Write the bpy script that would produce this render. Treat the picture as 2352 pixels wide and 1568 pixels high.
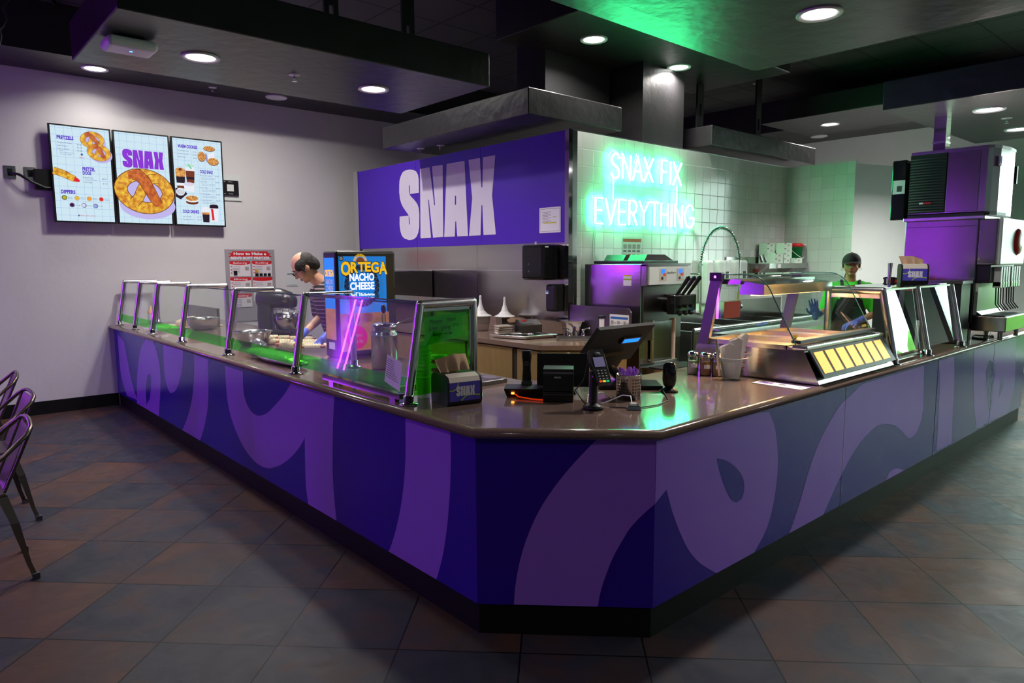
import bpy, math, random
from mathutils import Vector, Matrix, noise
from math import sin, cos, pi, radians, sqrt
random.seed(7)
SC = bpy.context.scene; COL = SC.collection
for o in list(bpy.data.objects): bpy.data.objects.remove(o)
# ------------------------------------------------------------ camera
CF, CYAW, CPIT, CROL = 1575.54, .8465, -.116, -.0049
CAM = Vector((-1.7367, -1.6687, 1.5981))
_F = Vector((cos(CYAW)*cos(CPIT), sin(CYAW)*cos(CPIT), sin(CPIT)))
_R0 = Vector((sin(CYAW), -cos(CYAW), 0)); _U0 = _R0.cross(_F)
_R = cos(CROL)*_R0 + sin(CROL)*_U0; _U = -sin(CROL)*_R0 + cos(CROL)*_U0
cd = bpy.data.cameras.new('camera'); cam = bpy.data.objects.new('camera', cd); COL.objects.link(cam)
cd.sensor_width = 36; cd.lens = CF*36/2352; cd.clip_start = .05; cd.clip_end = 200
cam.matrix_world = Matrix(((_R.x, _U.x, -_F.x, CAM.x), (_R.y, _U.y, -_F.y, CAM.y), (_R.z, _U.z, -_F.z, CAM.z), (0, 0, 0, 1)))
SC.camera = cam
def _ray(x, y): return _F + (x-1176)/CF*_R - (y-784)/CF*_U
def atx(x, y, X): d = _ray(x, y); return CAM + d*((X-CAM.x)/d.x)     # survey helpers: where a sight line meets a wall plane
def aty(x, y, Y): d = _ray(x, y); return CAM + d*((Y-CAM.y)/d.y)
def atz(x, y, Z): d = _ray(x, y); return CAM + d*((Z-CAM.z)/d.z)
# ------------------------------------------------------------ view + world
SC.view_settings.view_transform = 'Standard'; SC.view_settings.look = 'None'
SC.view_settings.gamma = 1; SC.view_settings.use_curve_mapping = False
SC.view_settings.exposure = 0.35
W = bpy.data.worlds.new('world'); SC.world = W; W.use_nodes = True
_bg = W.node_tree.nodes['Background']; _bg.inputs[0].default_value = (.86, 1, .95, 1); _bg.inputs[1].default_value = 8.0
# ------------------------------------------------------------ daylight through the storefront, violet and white room light
def lamp(kind, name, loc, energy, color, target=None, **kw):
    l = bpy.data.lights.new(name, kind); l.energy = energy; l.color = color
    for k, v in kw.items(): setattr(l, k, v)
    o = bpy.data.objects.new(name, l); COL.objects.link(o); o.location = loc
    if target is not None: o.rotation_euler = (Vector(target)-Vector(loc)).to_track_quat('-Z', 'Y').to_euler()
    return o
_p = lamp('AREA', 'window_portal', (10.0, -2.75, 1.65), 1, (1, 1, 1), (0, -2.75, 1.65), shape='RECTANGLE', size=6.3, size_y=3.0)
_p.data.cycles.is_portal = True
# ------------------------------------------------------------ materials
def mat(name, col=(.5, .5, .5), rough=.5, metal=0., emis=None, es=1., trans=0., ior=1.45, alpha=1., spec=.5, bump=0., bscale=40., var=.0, vscale=8., coat=0., stretch=None):
    m = bpy.data.materials.new(name); m.use_nodes = True; nt = m.node_tree; N = nt.nodes; L = nt.links
    b = N['Principled BSDF']; b.inputs['Roughness'].default_value = rough; b.inputs['Metallic'].default_value = metal
    b.inputs['IOR'].default_value = ior; b.inputs['Transmission Weight'].default_value = trans; b.inputs['Alpha'].default_value = alpha
    b.inputs['Specular IOR Level'].default_value = spec; b.inputs['Coat Weight'].default_value = coat
    b.inputs['Base Color'].default_value = (*col, 1)
    tc = N.new('ShaderNodeTexCoord'); src = tc.outputs['Object']
    if stretch:
        mp = N.new('ShaderNodeMapping'); mp.inputs['Scale'].default_value = stretch; L.new(src, mp.inputs['Vector']); src = mp.outputs[0]
    if var or True:
        n = N.new('ShaderNodeTexNoise'); n.inputs['Scale'].default_value = vscale; n.inputs['Detail'].default_value = 4; L.new(src, n.inputs['Vector'])
        r = N.new('ShaderNodeMapRange'); v = var if var else .03
        r.inputs[3].default_value = 1-v; r.inputs[4].default_value = 1+v; L.new(n.outputs['Fac'], r.inputs[0])
        mx = N.new('ShaderNodeVectorMath'); mx.operation = 'SCALE'; mx.inputs[0].default_value = col; L.new(r.outputs[0], mx.inputs['Scale'])
        L.new(mx.outputs[0], b.inputs['Base Color'])
    if bump:
        n2 = N.new('ShaderNodeTexNoise'); n2.inputs['Scale'].default_value = bscale; n2.inputs['Detail'].default_value = 3; L.new(src, n2.inputs['Vector'])
        bp = N.new('ShaderNodeBump'); bp.inputs['Strength'].default_value = bump; bp.inputs['Distance'].default_value = .01
        L.new(n2.outputs['Fac'], bp.inputs['Height']); L.new(bp.outputs[0], b.inputs['Normal'])
    if metal == 1 and rough > .9:      # brushed: highlights stretch into vertical streaks
        b.inputs['Anisotropic'].default_value = .7; b.inputs['Anisotropic Rotation'].default_value = .25; tg = N.new('ShaderNodeTangent'); tg.direction_type = 'RADIAL'; tg.axis = 'Z'; L.new(tg.outputs[0], b.inputs['Tangent'])
    if emis is not None:
        b.inputs['Emission Color'].default_value = (*emis, 1); b.inputs['Emission Strength'].default_value = es
    m.diffuse_color = (*col, 1)
    return m
def srgb(r, g, b):
    f = lambda c: (c/255/12.92) if c/255 <= .04045 else ((c/255+.055)/1.055)**2.4
    return (f(r), f(g), f(b))
def glassmat(name, tint, refl=.12, rough=0.):
    # thin clear sheet: tinted see-through plus mirror reflection
    m = bpy.data.materials.new(name); m.use_nodes = True; nt = m.node_tree; N = nt.nodes; L = nt.links
    N.remove(N['Principled BSDF']); out = N['Material Output']
    t = N.new('ShaderNodeBsdfTransparent'); t.inputs[0].default_value = (*tint, 1)
    g = N.new('ShaderNodeBsdfGlossy'); g.inputs['Roughness'].default_value = rough; g.inputs[0].default_value = (.9, 1, .97, 1)
    fr = N.new('ShaderNodeFresnel'); fr.inputs[0].default_value = 1.5
    a = N.new('ShaderNodeMath'); a.operation = 'MULTIPLY_ADD'; a.inputs[1].default_value = 1.0; a.inputs[2].default_value = refl*.5
    L.new(fr.outputs[0], a.inputs[0]); mx = N.new('ShaderNodeMixShader'); L.new(a.outputs[0], mx.inputs[0]); L.new(t.outputs[0], mx.inputs[1]); L.new(g.outputs[0], mx.inputs[2])
    L.new(mx.outputs[0], out.inputs[0]); return m
M = {}
M['wall'] = mat('white_plaster', (.62, .60, .60), .85, bump=.25, bscale=14, var=.05, vscale=2)
M['walldark'] = mat('seating_wall', (.24, .235, .24), .7)
M['wallplain'] = mat('white_wallboard', (.60, .63, .62), .7, bump=.05)
M['black'] = mat('black_plastic', (.008, .008, .009), .35, var=.1)
M['mattblack'] = mat('matte_black', (.006, .006, .007), .7)
M['cloud'] = mat('dark_textured_plaster', (.015, .0145, .0155), .36, bump=.55, bscale=9, var=.25, vscale=5)
M['steel'] = mat('brushed_steel', (.56, .54, .54), .18, 1, bump=.015, bscale=60, stretch=(1, 1, .04), var=.08)
M['steelh'] = mat('brushed_steel_horizontal', (.46, .44, .44), .17, 1, bump=.012, bscale=60, stretch=(.05, .05, 1), var=.08)
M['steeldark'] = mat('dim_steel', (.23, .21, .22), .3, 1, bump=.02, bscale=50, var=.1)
M['chrome'] = mat('chrome', (.75, .75, .76), .08, 1)
M['pipe'] = mat('satin_tube_steel', (.55, .53, .55), .22, 1)
M['alu'] = mat('bright_aluminium', (.72, .72, .72), .2, 1)
M['glass'] = glassmat('clear_glass', (.86, .93, .91), .06)
M['cupglass'] = glassmat('clear_cup_plastic', (.96, .96, .97), .02)
M['greenacryl'] = glassmat('green_acrylic', (.10, 1, .03), .03)
M['glassedge'] = mat('glass_edge', (.03, .10, .09), .1)
M['white'] = mat('white_paper', (.75, .74, .76), .7)
M['whiteplast'] = mat('white_plastic', (.7, .72, .71), .35)
M['indigo'] = mat('indigo_vinyl', srgb(46, 10, 150), .24, var=.04, spec=.5)
M['lilac'] = mat('lilac_vinyl', srgb(150, 98, 215), .26, var=.04, spec=.5)
M['signpurple'] = mat('purple_sign_vinyl', srgb(66, 22, 165), .45)
M['signwhite'] = mat('white_sign_vinyl', (.60, .57, .64), .45)
M['trimgrey'] = mat('grey_trim_strip', (.42, .38, .42), .4)
M['kick'] = mat('black_cove_base', (.007, .0075, .0075), .45, bump=.05, spec=.25)
M['wood'] = mat('brown_laminate', (.235, .15, .06), .5, var=.25, vscale=18, stretch=(1, 1, .25))
M['woodgap'] = mat('dark_gap', (.02, .012, .006), .8)
M['red'] = mat('red_plastic', (.6, .01, .015), .35)
M['green'] = mat('green_plastic', (.0, .2, .05), .35)
M['rubber'] = mat('grey_rubber', (.05, .05, .055), .5)
M['lens'] = mat('lit_downlight_lens', (1, 1, 1), .5, emis=(1, .98, .96), es=9)
M['trimwhite'] = mat('white_light_trim', (.6, .57, .6), .5)
def worktop_mat():
    m = mat('brown_quartz', (.115, .082, .075), .14, coat=.3); nt = m.node_tree; N = nt.nodes; L = nt.links; b = N['Principled BSDF']
    tc = N.new('ShaderNodeTexCoord'); v = N.new('ShaderNodeTexNoise'); v.inputs['Scale'].default_value = 420; v.inputs['Detail'].default_value = 2
    L.new(tc.outputs['Object'], v.inputs['Vector']); cr = N.new('ShaderNodeValToRGB'); cr.color_ramp.elements[0].position = .38; cr.color_ramp.elements[1].position = .62
    cr.color_ramp.elements[0].color = (.115, .072, .058, 1); cr.color_ramp.elements[1].color = (.24, .165, .135, 1)
    L.new(v.outputs['Fac'], cr.inputs[0]); L.new(cr.outputs[0], b.inputs['Base Color']); return m
M['top'] = worktop_mat()
def floor_mat():
    m = bpy.data.materials.new('slate_floor_tiles'); m.use_nodes = True; nt = m.node_tree; N = nt.nodes; L = nt.links; b = N['Principled BSDF']
    tc = N.new('ShaderNodeTexCoord'); mp = N.new('ShaderNodeMapping'); mp.inputs['Rotation'].default_value = (0, 0, radians(45)); mp.inputs['Scale'].default_value = (1/.5105,)*3
    # rotated axes: X' = (x-y)/sqrt2, Y' = (x+y)/sqrt2 ; joints pass v=.839, u=.2408
    mp.inputs['Location'].default_value = (-.839/.5105, -.2408/.5105, 0); L.new(tc.outputs['Object'], mp.inputs['Vector'])
    sx = N.new('ShaderNodeSeparateXYZ'); L.new(mp.outputs[0], sx.inputs[0])
    def mt(op, a, bb=None):
        n = N.new('ShaderNodeMath'); n.operation = op
        for i, q in enumerate((a, bb)):
            if q is None: continue
            if isinstance(q, (int, float)): n.inputs[i].default_value = q
            else: L.new(q, n.inputs[i])
        return n.outputs[0]
    ids = []; ds = []
    for c in 'XY':
        s = sx.outputs[c]; ids.append(mt('FLOOR', s)); f = mt('FRACT', s); ds.append(mt('MINIMUM', f, mt('SUBTRACT', 1., f)))
    d = mt('MINIMUM', *ds); grout = mt('LESS_THAN', d, .0075)
    cb = N.new('ShaderNodeCombineXYZ'); L.new(ids[0], cb.inputs[0]); L.new(ids[1], cb.inputs[1])
    wn = N.new('ShaderNodeTexWhiteNoise'); wn.noise_dimensions = '3D'; L.new(cb.outputs[0], wn.inputs['Vector'])
    off = N.new('ShaderNodeVectorMath'); off.operation = 'MULTIPLY_ADD'; L.new(wn.outputs['Color'], off.inputs[0]); off.inputs[1].default_value = (20, 20, 20); L.new(tc.outputs['Object'], off.inputs[2])
    n1 = N.new('ShaderNodeTexNoise'); n1.inputs['Scale'].default_value = 3.2; n1.inputs['Detail'].default_value = 7; n1.inputs['Distortion'].default_value = .8; L.new(off.outputs[0], n1.inputs['Vector'])
    sm = mt('ADD', mt('MULTIPLY', wn.outputs['Value'], .5), mt('MULTIPLY', mt('SUBTRACT', n1.outputs['Fac'], .5), 1.3)); sm = mt('ADD', sm, .25)
    cr = N.new('ShaderNodeValToRGB'); e = cr.color_ramp.elements
    e[0].position = .1; e[0].color = (.020, .023, .034, 1); e[1].position = .9; e[1].color = (.092, .045, .028, 1)
    for p_, c_ in ((.35, (.035, .036, .045, 1)), (.52, (.055, .036, .033, 1)), (.7, (.070, .038, .029, 1))): q = e.new(p_); q.color = c_
    L.new(sm, cr.inputs[0]); mx = N.new('ShaderNodeMix'); mx.data_type = 'RGBA'; L.new(grout, mx.inputs['Factor']); L.new(cr.outputs[0], mx.inputs[6]); mx.inputs[7].default_value = (.004, .004, .004, 1)
    L.new(mx.outputs[2], b.inputs['Base Color'])
    n2 = N.new('ShaderNodeTexNoise'); n2.inputs['Scale'].default_value = 7; n2.inputs['Detail'].default_value = 8; n2.inputs['Distortion'].default_value = 1.5; L.new(off.outputs[0], n2.inputs['Vector'])
    h = mt('SUBTRACT', mt('MULTIPLY', n2.outputs['Fac'], .55), mt('MULTIPLY', grout, .7)); bp = N.new('ShaderNodeBump'); bp.inputs['Strength'].default_value = .5; bp.inputs['Distance'].default_value = .006
    L.new(h, bp.inputs['Height']); L.new(bp.outputs[0], b.inputs['Normal'])
    L.new(mt('ADD', mt('MULTIPLY', n2.outputs['Fac'], .3), .30), b.inputs['Roughness']); b.inputs['Specular IOR Level'].default_value = .2; return m
M['floor'] = floor_mat()
def grid_mat(name, ax, size, off, c1, cg, rough, gw, bumpd=.002, wav=0.):
    m = bpy.data.materials.new(name); m.use_nodes = True; nt = m.node_tree; N = nt.nodes; L = nt.links; b = N['Principled BSDF']; b.inputs['Roughness'].default_value = rough
    tc = N.new('ShaderNodeTexCoord'); sx = N.new('ShaderNodeSeparateXYZ'); L.new(tc.outputs['Object'], sx.inputs[0])
    def mt(op, a, bb=None):
        n = N.new('ShaderNodeMath'); n.operation = op
        for i, q in enumerate((a, bb)):
            if q is None: continue
            if isinstance(q, (int, float)): n.inputs[i].default_value = q
            else: L.new(q, n.inputs[i])
        return n.outputs[0]
    ds = []; idn = []
    for c, s, o in zip(ax, size, off):
        v = mt('DIVIDE', mt('SUBTRACT', sx.outputs[c], o), s); f = mt('FRACT', v); idn.append(mt('FLOOR', v))
        ds.append(mt('MULTIPLY', mt('MINIMUM', f, mt('SUBTRACT', 1., f)), s))
    d = mt('MINIMUM', *ds); g = mt('LESS_THAN', d, gw)
    cb = N.new('ShaderNodeCombineXYZ'); L.new(idn[0], cb.inputs[0]); L.new(idn[1], cb.inputs[1]); wn = N.new('ShaderNodeTexWhiteNoise'); L.new(cb.outputs[0], wn.inputs['Vector'])
    r = N.new('ShaderNodeMapRange'); r.inputs[3].default_value = .93; r.inputs[4].default_value = 1.04; L.new(wn.outputs['Value'], r.inputs[0])
    sc = N.new('ShaderNodeVectorMath'); sc.operation = 'SCALE'; sc.inputs[0].default_value = c1; L.new(r.outputs[0], sc.inputs['Scale'])
    mx = N.new('ShaderNodeMix'); mx.data_type = 'RGBA'; L.new(g, mx.inputs['Factor']); L.new(sc.outputs[0], mx.inputs[6]); mx.inputs[7].default_value = (*cg, 1); L.new(mx.outputs[2], b.inputs['Base Color'])
    mr = N.new('ShaderNodeMapRange'); mr.inputs[1].default_value = 0; mr.inputs[2].default_value = gw*3; L.new(d, mr.inputs[0]); h = mr.outputs[0]
    if wav:
        nz = N.new('ShaderNodeTexNoise'); nz.inputs['Scale'].default_value = 5; L.new(tc.outputs['Object'], nz.inputs['Vector']); h = mt('ADD', h, mt('MULTIPLY', nz.outputs['Fac'], wav))
    bp = N.new('ShaderNodeBump'); bp.inputs['Strength'].default_value = .6; bp.inputs['Distance'].default_value = bumpd; L.new(h, bp.inputs['Height']); L.new(bp.outputs[0], b.inputs['Normal'])
    return m
M['walltile'] = grid_mat('white_wall_tiles', 'XZ', (.153, .153), (2.945, 2.793), (.66, .67, .66), (.42, .43, .42), .14, .0014, .0016, wav=1.2)
M['walltiley'] = grid_mat('white_wall_tiles_side', 'YZ', (.153, .153), (2.79, 2.793), (.62, .66, .64), (.36, .40, .37), .16, .0012, .0008, wav=1.2)
M['ceiltile'] = grid_mat('dark_ceiling_tiles', 'XY', (.61, .61), (.2, .1), (.05, .052, .052), (.012, .012, .012), .75, .012, .003)
# ------------------------------------------------------------ mesh builder
def frame(ax):
    ax = ax.normalized(); t = Vector((0, 0, 1)) if abs(ax.z) < .9 else Vector((1, 0, 0))
    u = ax.cross(t).normalized(); return u, ax.cross(u)
_txt = {}
def text2d(s, bold=0.):
    k = (s, bold)
    if k not in _txt:
        c = bpy.data.curves.new('t', 'FONT'); c.body = s; c.align_x = 'LEFT'; c.size = 1; c.offset = bold; c.resolution_u = 3
        o = bpy.data.objects.new('t', c); COL.objects.link(o); dg = bpy.context.evaluated_depsgraph_get(); dg.update()
        me = o.evaluated_get(dg).to_mesh(); vs = [(v.co.x, v.co.y) for v in me.vertices]; fs = [tuple(p.vertices) for p in me.polygons]
        bpy.data.objects.remove(o); bpy.data.curves.remove(c)
        if vs:
            x0 = min(v[0] for v in vs); x1 = max(v[0] for v in vs)
            vs = [((x-x0)/(x1-x0), y/.7) for x, y in vs]      # width 1, capital height about 1
        _txt[k] = (vs, fs)
    return _txt[k]
class MB:
    def __init__(s): s.v = []; s.f = []; s.m = []; s.mats = []; s.T = Matrix.Identity(4); s.sm = []
    def mi(s, m):
        m = M[m] if isinstance(m, str) else m
        if m not in s.mats: s.mats.append(m)
        return s.mats.index(m)
    def add(s, vs, fs, m, smooth=False):
        k = len(s.v); i = s.mi(m); s.v += [s.T @ Vector(v) for v in vs]
        for f in fs: s.f.append([k+q for q in f]); s.m.append(i); s.sm.append(smooth)
        return s
    def box(s, x0, x1, y0, y1, z0, z1, m):
        vs = [(x, y, z) for z in (z0, z1) for y in (y0, y1) for x in (x0, x1)]
        return s.add(vs, [(0, 2, 3, 1), (4, 5, 7, 6), (0, 1, 5, 4), (2, 6, 7, 3), (0, 4, 6, 2), (1, 3, 7, 5)], m)
    def frus(s, c, b, t, z0, z1, m, off=(0, 0)):
        # box tapering from half sizes b at z0 to half sizes t at z1
        vs = []
        for z, (hx, hy), o in ((z0, b, (0, 0)), (z1, t, off)):
            vs += [(c[0]+o[0]+a*hx, c[1]+o[1]+e*hy, z) for e in (-1, 1) for a in (-1, 1)]
        return s.add(vs, [(0, 2, 3, 1), (4, 5, 7, 6), (0, 1, 5, 4), (2, 6, 7, 3), (0, 4, 6, 2), (1, 3, 7, 5)], m)
    def prism(s, pts, d, m, side=None):
        # pts: planar 3D loop, d: extrusion vector
        n = len(pts); P = [Vector(p) for p in pts]; d = Vector(d)
        s.add(P + [p+d for p in P], [tuple(range(n))[::-1], tuple(range(n, 2*n))] if not side else [], m)
        if side: s.add(P + [p+d for p in P], [tuple(range(n))[::-1], tuple(range(n, 2*n))], m)
        s.add(P + [p+d for p in P], [(i, (i+1) % n, n+(i+1) % n, n+i) for i in range(n)], side or m); return s
    def poly(s, pts, m): return s.add(pts, [tuple(range(len(pts)))], m)
    def cyl(s, p0, p1, r0, m, r1=None, seg=16, cap=True, smooth=True):
        p0, p1 = Vector(p0), Vector(p1); r1 = r0 if r1 is None else r1; u, w = frame(p1-p0); vs = []
        for p, r in ((p0, r0), (p1, r1)): vs += [p+u*cos(2*pi*i/seg)*r+w*sin(2*pi*i/seg)*r for i in range(seg)]
        s.add(vs, [(i, (i+1) % seg, seg+(i+1) % seg, seg+i) for i in range(seg)], m, smooth)
        if cap: s.add(vs, [tuple(range(seg))[::-1], tuple(range(seg, 2*seg))], m)
        return s
    def tube(s, pts, r, m, seg=8, closed=False, smooth=True):
        P = [Vector(p) for p in pts]; n = len(P); rr = r if isinstance(r, (list, tuple)) else [r]*n; vs = []; u = None
        for i in range(n):
            if closed: t = P[(i+1) % n]-P[i-1]
            else: t = P[min(i+1, n-1)]-P[max(i-1, 0)]
            t.normalize()
            if u is None: u, _ = frame(t)
            u = (u - t*u.dot(t)); u = u.normalized() if u.length > 1e-6 else frame(t)[0]; w = t.cross(u)
            vs += [P[i]+(u*cos(2*pi*k/seg)+w*sin(2*pi*k/seg))*rr[i] for k in range(seg)]
        fs = []
        for i in range(n if closed else n-1):
            a, b = i*seg, ((i+1) % n)*seg
            fs += [(a+k, a+(k+1) % seg, b+(k+1) % seg, b+k) for k in range(seg)]
        s.add(vs, fs, m, smooth)
        if not closed: s.add(vs, [tuple(range(seg))[::-1], tuple(range((n-1)*seg, n*seg))], m)
        return s
    def lathe(s, prof, c, m, seg=24, ax='z', smooth=True):
        vs = []; c = Vector(c)
        for r, h in prof:
            for i in range(seg):
                a = 2*pi*i/seg; q = (r*cos(a), r*sin(a), h)
                if ax == 'x': q = (h, r*cos(a), r*sin(a))
                if ax == 'y': q = (r*cos(a), h, r*sin(a))
                vs.append(c+Vector(q))
        fs = []
        for j in range(len(prof)-1):
            fs += [(j*seg+i, j*seg+(i+1) % seg, (j+1)*seg+(i+1) % seg, (j+1)*seg+i) for i in range(seg)]
        return s.add(vs, fs, m, smooth)
    def ell(s, c, r, m, seg=16, rings=10, rot=None):
        vs = []; c = Vector(c); R_ = rot or Matrix.Identity(3); r = (r, r, r) if isinstance(r, (int, float)) else r
        for j in range(rings+1):
            t = pi*j/rings
            for i in range(seg):
                a = 2*pi*i/seg; vs.append(c+R_ @ Vector((r[0]*sin(t)*cos(a), r[1]*sin(t)*sin(a), r[2]*cos(t))))
        fs = [(j*seg+i, (j+1)*seg+i, (j+1)*seg+(i+1) % seg, j*seg+(i+1) % seg) for j in range(rings) for i in range(seg)]
        return s.add(vs, fs, m, True)
    def cap(s, p0, p1, r0, r1, m, seg=14):      # tapered limb with round ends
        s.cyl(p0, p1, r0, m, r1, seg); s.ell(p0, r0*.998, m, seg, 8); s.ell(p1, r1*.998, m, seg, 8); return s
    def text(s, t, o, u, v, w, h, m, bold=0.):
        # t written from corner o along unit u, capital height h along unit v, total width w
        vs, fs = text2d(t, bold); o, u, v = Vector(o), Vector(u), Vector(v)
        return s.add([o+u*x*w+v*y*h for x, y in vs], fs, m)
    def loops(s, P, m):      # closed skin over equally long rings
        n = len(P[0]); vs = [q for r in P for q in r]
        s.add(vs, [(j*n+i, j*n+(i+1) % n, (j+1)*n+(i+1) % n, (j+1)*n+i) for j in range(len(P)-1) for i in range(n)], m, True)
        return s.add(vs, [tuple(range(n))[::-1], tuple(range((len(P)-1)*n, len(P)*n))], m)
    def build(s, name, parent=None, world=True, bev=0., seg=2, remesh=0., subsurf=0, smooth_iter=0, stuff=False):
        me = bpy.data.meshes.new(name); off = Vector((0, 0, 0))
        if parent is not None and world:
            q = parent
            while q is not None: off += q.location; q = q.parent
        me.from_pydata([v-off for v in s.v], [], s.f)
        for m in s.mats: me.materials.append(m)
        me.polygons.foreach_set('material_index', s.m); me.polygons.foreach_set('use_smooth', s.sm); me.update()
        o = bpy.data.objects.new(name, me); COL.objects.link(o)
        if parent is not None: o.parent = parent
        if remesh:
            md = o.modifiers.new('remesh', 'REMESH'); md.mode = 'VOXEL'; md.voxel_size = remesh; md.use_smooth_shade = True
            if smooth_iter: sm = o.modifiers.new('smooth', 'SMOOTH'); sm.factor = .6; sm.iterations = smooth_iter
        if bev:
            md = o.modifiers.new('bevel', 'BEVEL'); md.width = bev; md.segments = seg; md.limit_method = 'ANGLE'; md.angle_limit = radians(40)
        return o
def tag(o, label, cat, group=None):
    o['label'] = label; o['category'] = cat
    if group: o['group'] = group
    return o
def thing(name, label, cat, loc=(0, 0, 0), rz=0., group=None):
    o = bpy.data.objects.new(name, None); o.empty_display_size = .1; COL.objects.link(o); o.location = loc; o.rotation_euler = (0, 0, rz)
    return tag(o, label, cat, group)
def struct(o): o['kind'] = 'structure'; return o
def dup(root, loc, rz=None, label=None, group=None):
    r = root.copy(); COL.objects.link(r); r.location = loc
    if rz is not None: r.rotation_euler = (0, 0, rz)
    if label: r['label'] = label
    if group: r['group'] = group
    for ch in list(root.children):
        c = ch.copy(); COL.objects.link(c); c.parent = r
        for g in ch.children:
            d = g.copy(); COL.objects.link(d); d.parent = c
    return r
V = Vector
# ============================================================ room shell
def sbox(name, x0, x1, y0, y1, z0, z1, m, bev=0): return struct(MB().box(x0, x1, y0, y1, z0, z1, m).build(name, bev=bev))
sbox('floor', -6, 10.2, -7.1, 7.2, -.1, 0, 'floor')
sbox('wall_left', -6.1, 10.2, 7.06, 7.2, 0, 4.1, 'wall')
sbox('ceiling', -6.1, 10.2, -7.2, 7.2, 4.05, 4.15, 'ceiltile')
sbox('wall_west', -6.2, -6, -7.2, 7.2, 0, 4.1, 'walldark')
# far wall with the storefront windows on its right hand part, beyond the frame edge
b = MB(); b.box(10.05, 10.2, .6, 7.2, 0, 4.1, 'wallplain').box(10.05, 10.2, -7.2, -6.1, 0, 4.1, 'wallplain').box(10.05, 10.2, -6.1, .6, 3.2, 4.1, 'wallplain').box(10.05, 10.2, -6.1, .6, 0, .1, 'wallplain'); struct(b.build('wall_far'))
sbox('wall_front', -6.1, 10.2, -7.2, -7.1, 0, 4.1, 'wallplain')
MB_w = MB().box(10.05, 10.2, -2.15, -1.75, .1, 3.2, 'wallplain'); struct(MB_w.build('wall_far_pier'))
for i, (a, c) in enumerate(((-6.1, -4.1), (-4.1, -2.15), (-1.75, .6))):
    b = MB()
    for y0, y1, z0, z1 in ((a, a+.07, .1, 3.2), (c-.07, c, .1, 3.2), (a, c, .1, .19), (a, c, 3.1, 3.2)): b.box(10.06, 10.16, y0, y1, z0, z1, 'steeldark')
    fr = struct(b.build('window_%d' % (i+1))); pn = MB().box(10.10, 10.11, a+.06, c-.06, .18, 3.12, 'glass').build('pane', fr, world=False)
sbox('baseboard_left', -6, 0, 7.045, 7.06, 0, .14, 'kick')
# soffits against the two outer walls
sbox('trim_1', -6, 10.05, 6.28, 7.06, 3.579, 4.05, 'cloud')
sbox('trim_2', 8.6, 10.05, -7, 6.28, 3.579, 4.05, 'cloud')
# kitchen block: purple sign wall, tiled wall, side return
PX, PY, PZ = 2.911, 2.793, 2.79
b = MB(); b.box(PX, PX+.12, PY, 6.72, 0, PZ, 'steelh'); struct(b.build('wall_back'))
b = MB(); b.box(PX+.12, 7.02, PY, PY+.12, 0, PZ, 'walltile'); b.box(7.02, 7.14, 1.93, PY+.12, 0, PZ, 'walltiley'); b.box(PX+.04, 7.14, PY+.005, PY+.115, PZ, PZ+.012, 'alu'); struct(b.build('wall_back_tiled'))
b = MB(); dv = V((cos(radians(-17)), sin(radians(-17)), 0)); p = V((7.02, 1.93, 0)); q = p+dv*2.9; nn = V((sin(radians(17)), cos(radians(17)), 0))*.12
b.prism([p, q, q+nn, p+nn+V((.03, 0, 0))], (0, 0, PZ-.03), 'wallplain'); struct(b.build('wall_return'))
sbox('trim_3', PX-.015, PX+.035, PY-.02, PY+.03, .9, PZ+.005, 'chrome')
sbox('trim_4', PX-.03, PX+.12, 6.62, 6.74, 0, PZ, 'alu')
# purple sign with the shop's lettering
t = thing('wall_sign', 'wide purple sign panel with big white letters on the steel kitchen wall', 'sign', (PX-.012, 4.75, 1.774))
b = MB()
for y0, y1 in ((PY+.03, 4.054), (4.058, 5.268), (5.272, 6.62)): b.box(PX-.012, PX-.001, y0, y1, 1.774, PZ-.004, 'signpurple')
b.build('panel', t)
def cr5(L): return [(860+x/3.267, 280+y/3.267) for x, y in L]
SNX = [
 [(335,530),(334,430),(327,395),(312,370),(290,359),(262,357),(235,362),(212,378),(197,410),(189,440),(187,480),(187,530),(192,575),(202,610),(215,638),(235,668),(255,695),(264,722),(266,768),(262,771),(259,765),(258,702),(190,710),(190,775),(196,820),(207,853),(225,874),(262,886),(295,880),(316,862),(330,830),(337,790),(338,690),(333,645),(322,615),(300,585),(275,560),(262,540),(259,515),(259,476),(262,471),(265,476),(266,542)],
 [(343,352),(415,340),(450,625),(456,625),(433,333),(512,322),(518,862),(441,868),(409,583),(404,583),(425,868),(347,872)],
 [(543,315),(677,292),(703,855),(623,858),(614,745),(608,745),(604,859),(525,863)],
 [(707,285),(793,270),(803,490),(811,490),(816,265),(908,249),(884,550),(912,843),(820,848),(811,625),(804,625),(797,850),(711,855),(735,570)]]
HOLE = [(606,555),(614,553),(614,620),(605,622)]
X_ = PX-.013
LG = [[atx(x, y, X_) for x, y in cr5(L)] for L in SNX]; LH = [atx(x, y, X_) for x, y in cr5(HOLE)]
b = MB()
for L in LG: b.prism(L, (-.002, 0, 0), 'signwhite')
b.prism([p+V((-.0022, 0, 0)) for p in LH], (-.0005, 0, 0), 'signpurple'); b.build('lettering', t)
# unit version of the same lettering, reused on the screens and napkin boxes
_ys = [p.y for L in LG for p in L]; _zs = [p.z for L in LG for p in L]
def _un(p): return ((max(_ys)-p.y)/(max(_ys)-min(_ys)), (p.z-min(_zs))/(max(_zs)-min(_zs)))
LOGO = [[_un(p) for p in L] for L in LG]; LOGOH = [_un(p) for p in LH]
def logo(b, o, u, v, w, h, m, mh, n):
    o, u, v, n = V(o), V(u), V(v), V(n)
    for L in LOGO: b.add([o+u*x*w+v*y*h for x, y in L], [tuple(range(len(L)))], m)
    b.add([o+n+u*x*w+v*y*h for x, y in LOGOH], [(0, 1, 2, 3)], mh)
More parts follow.
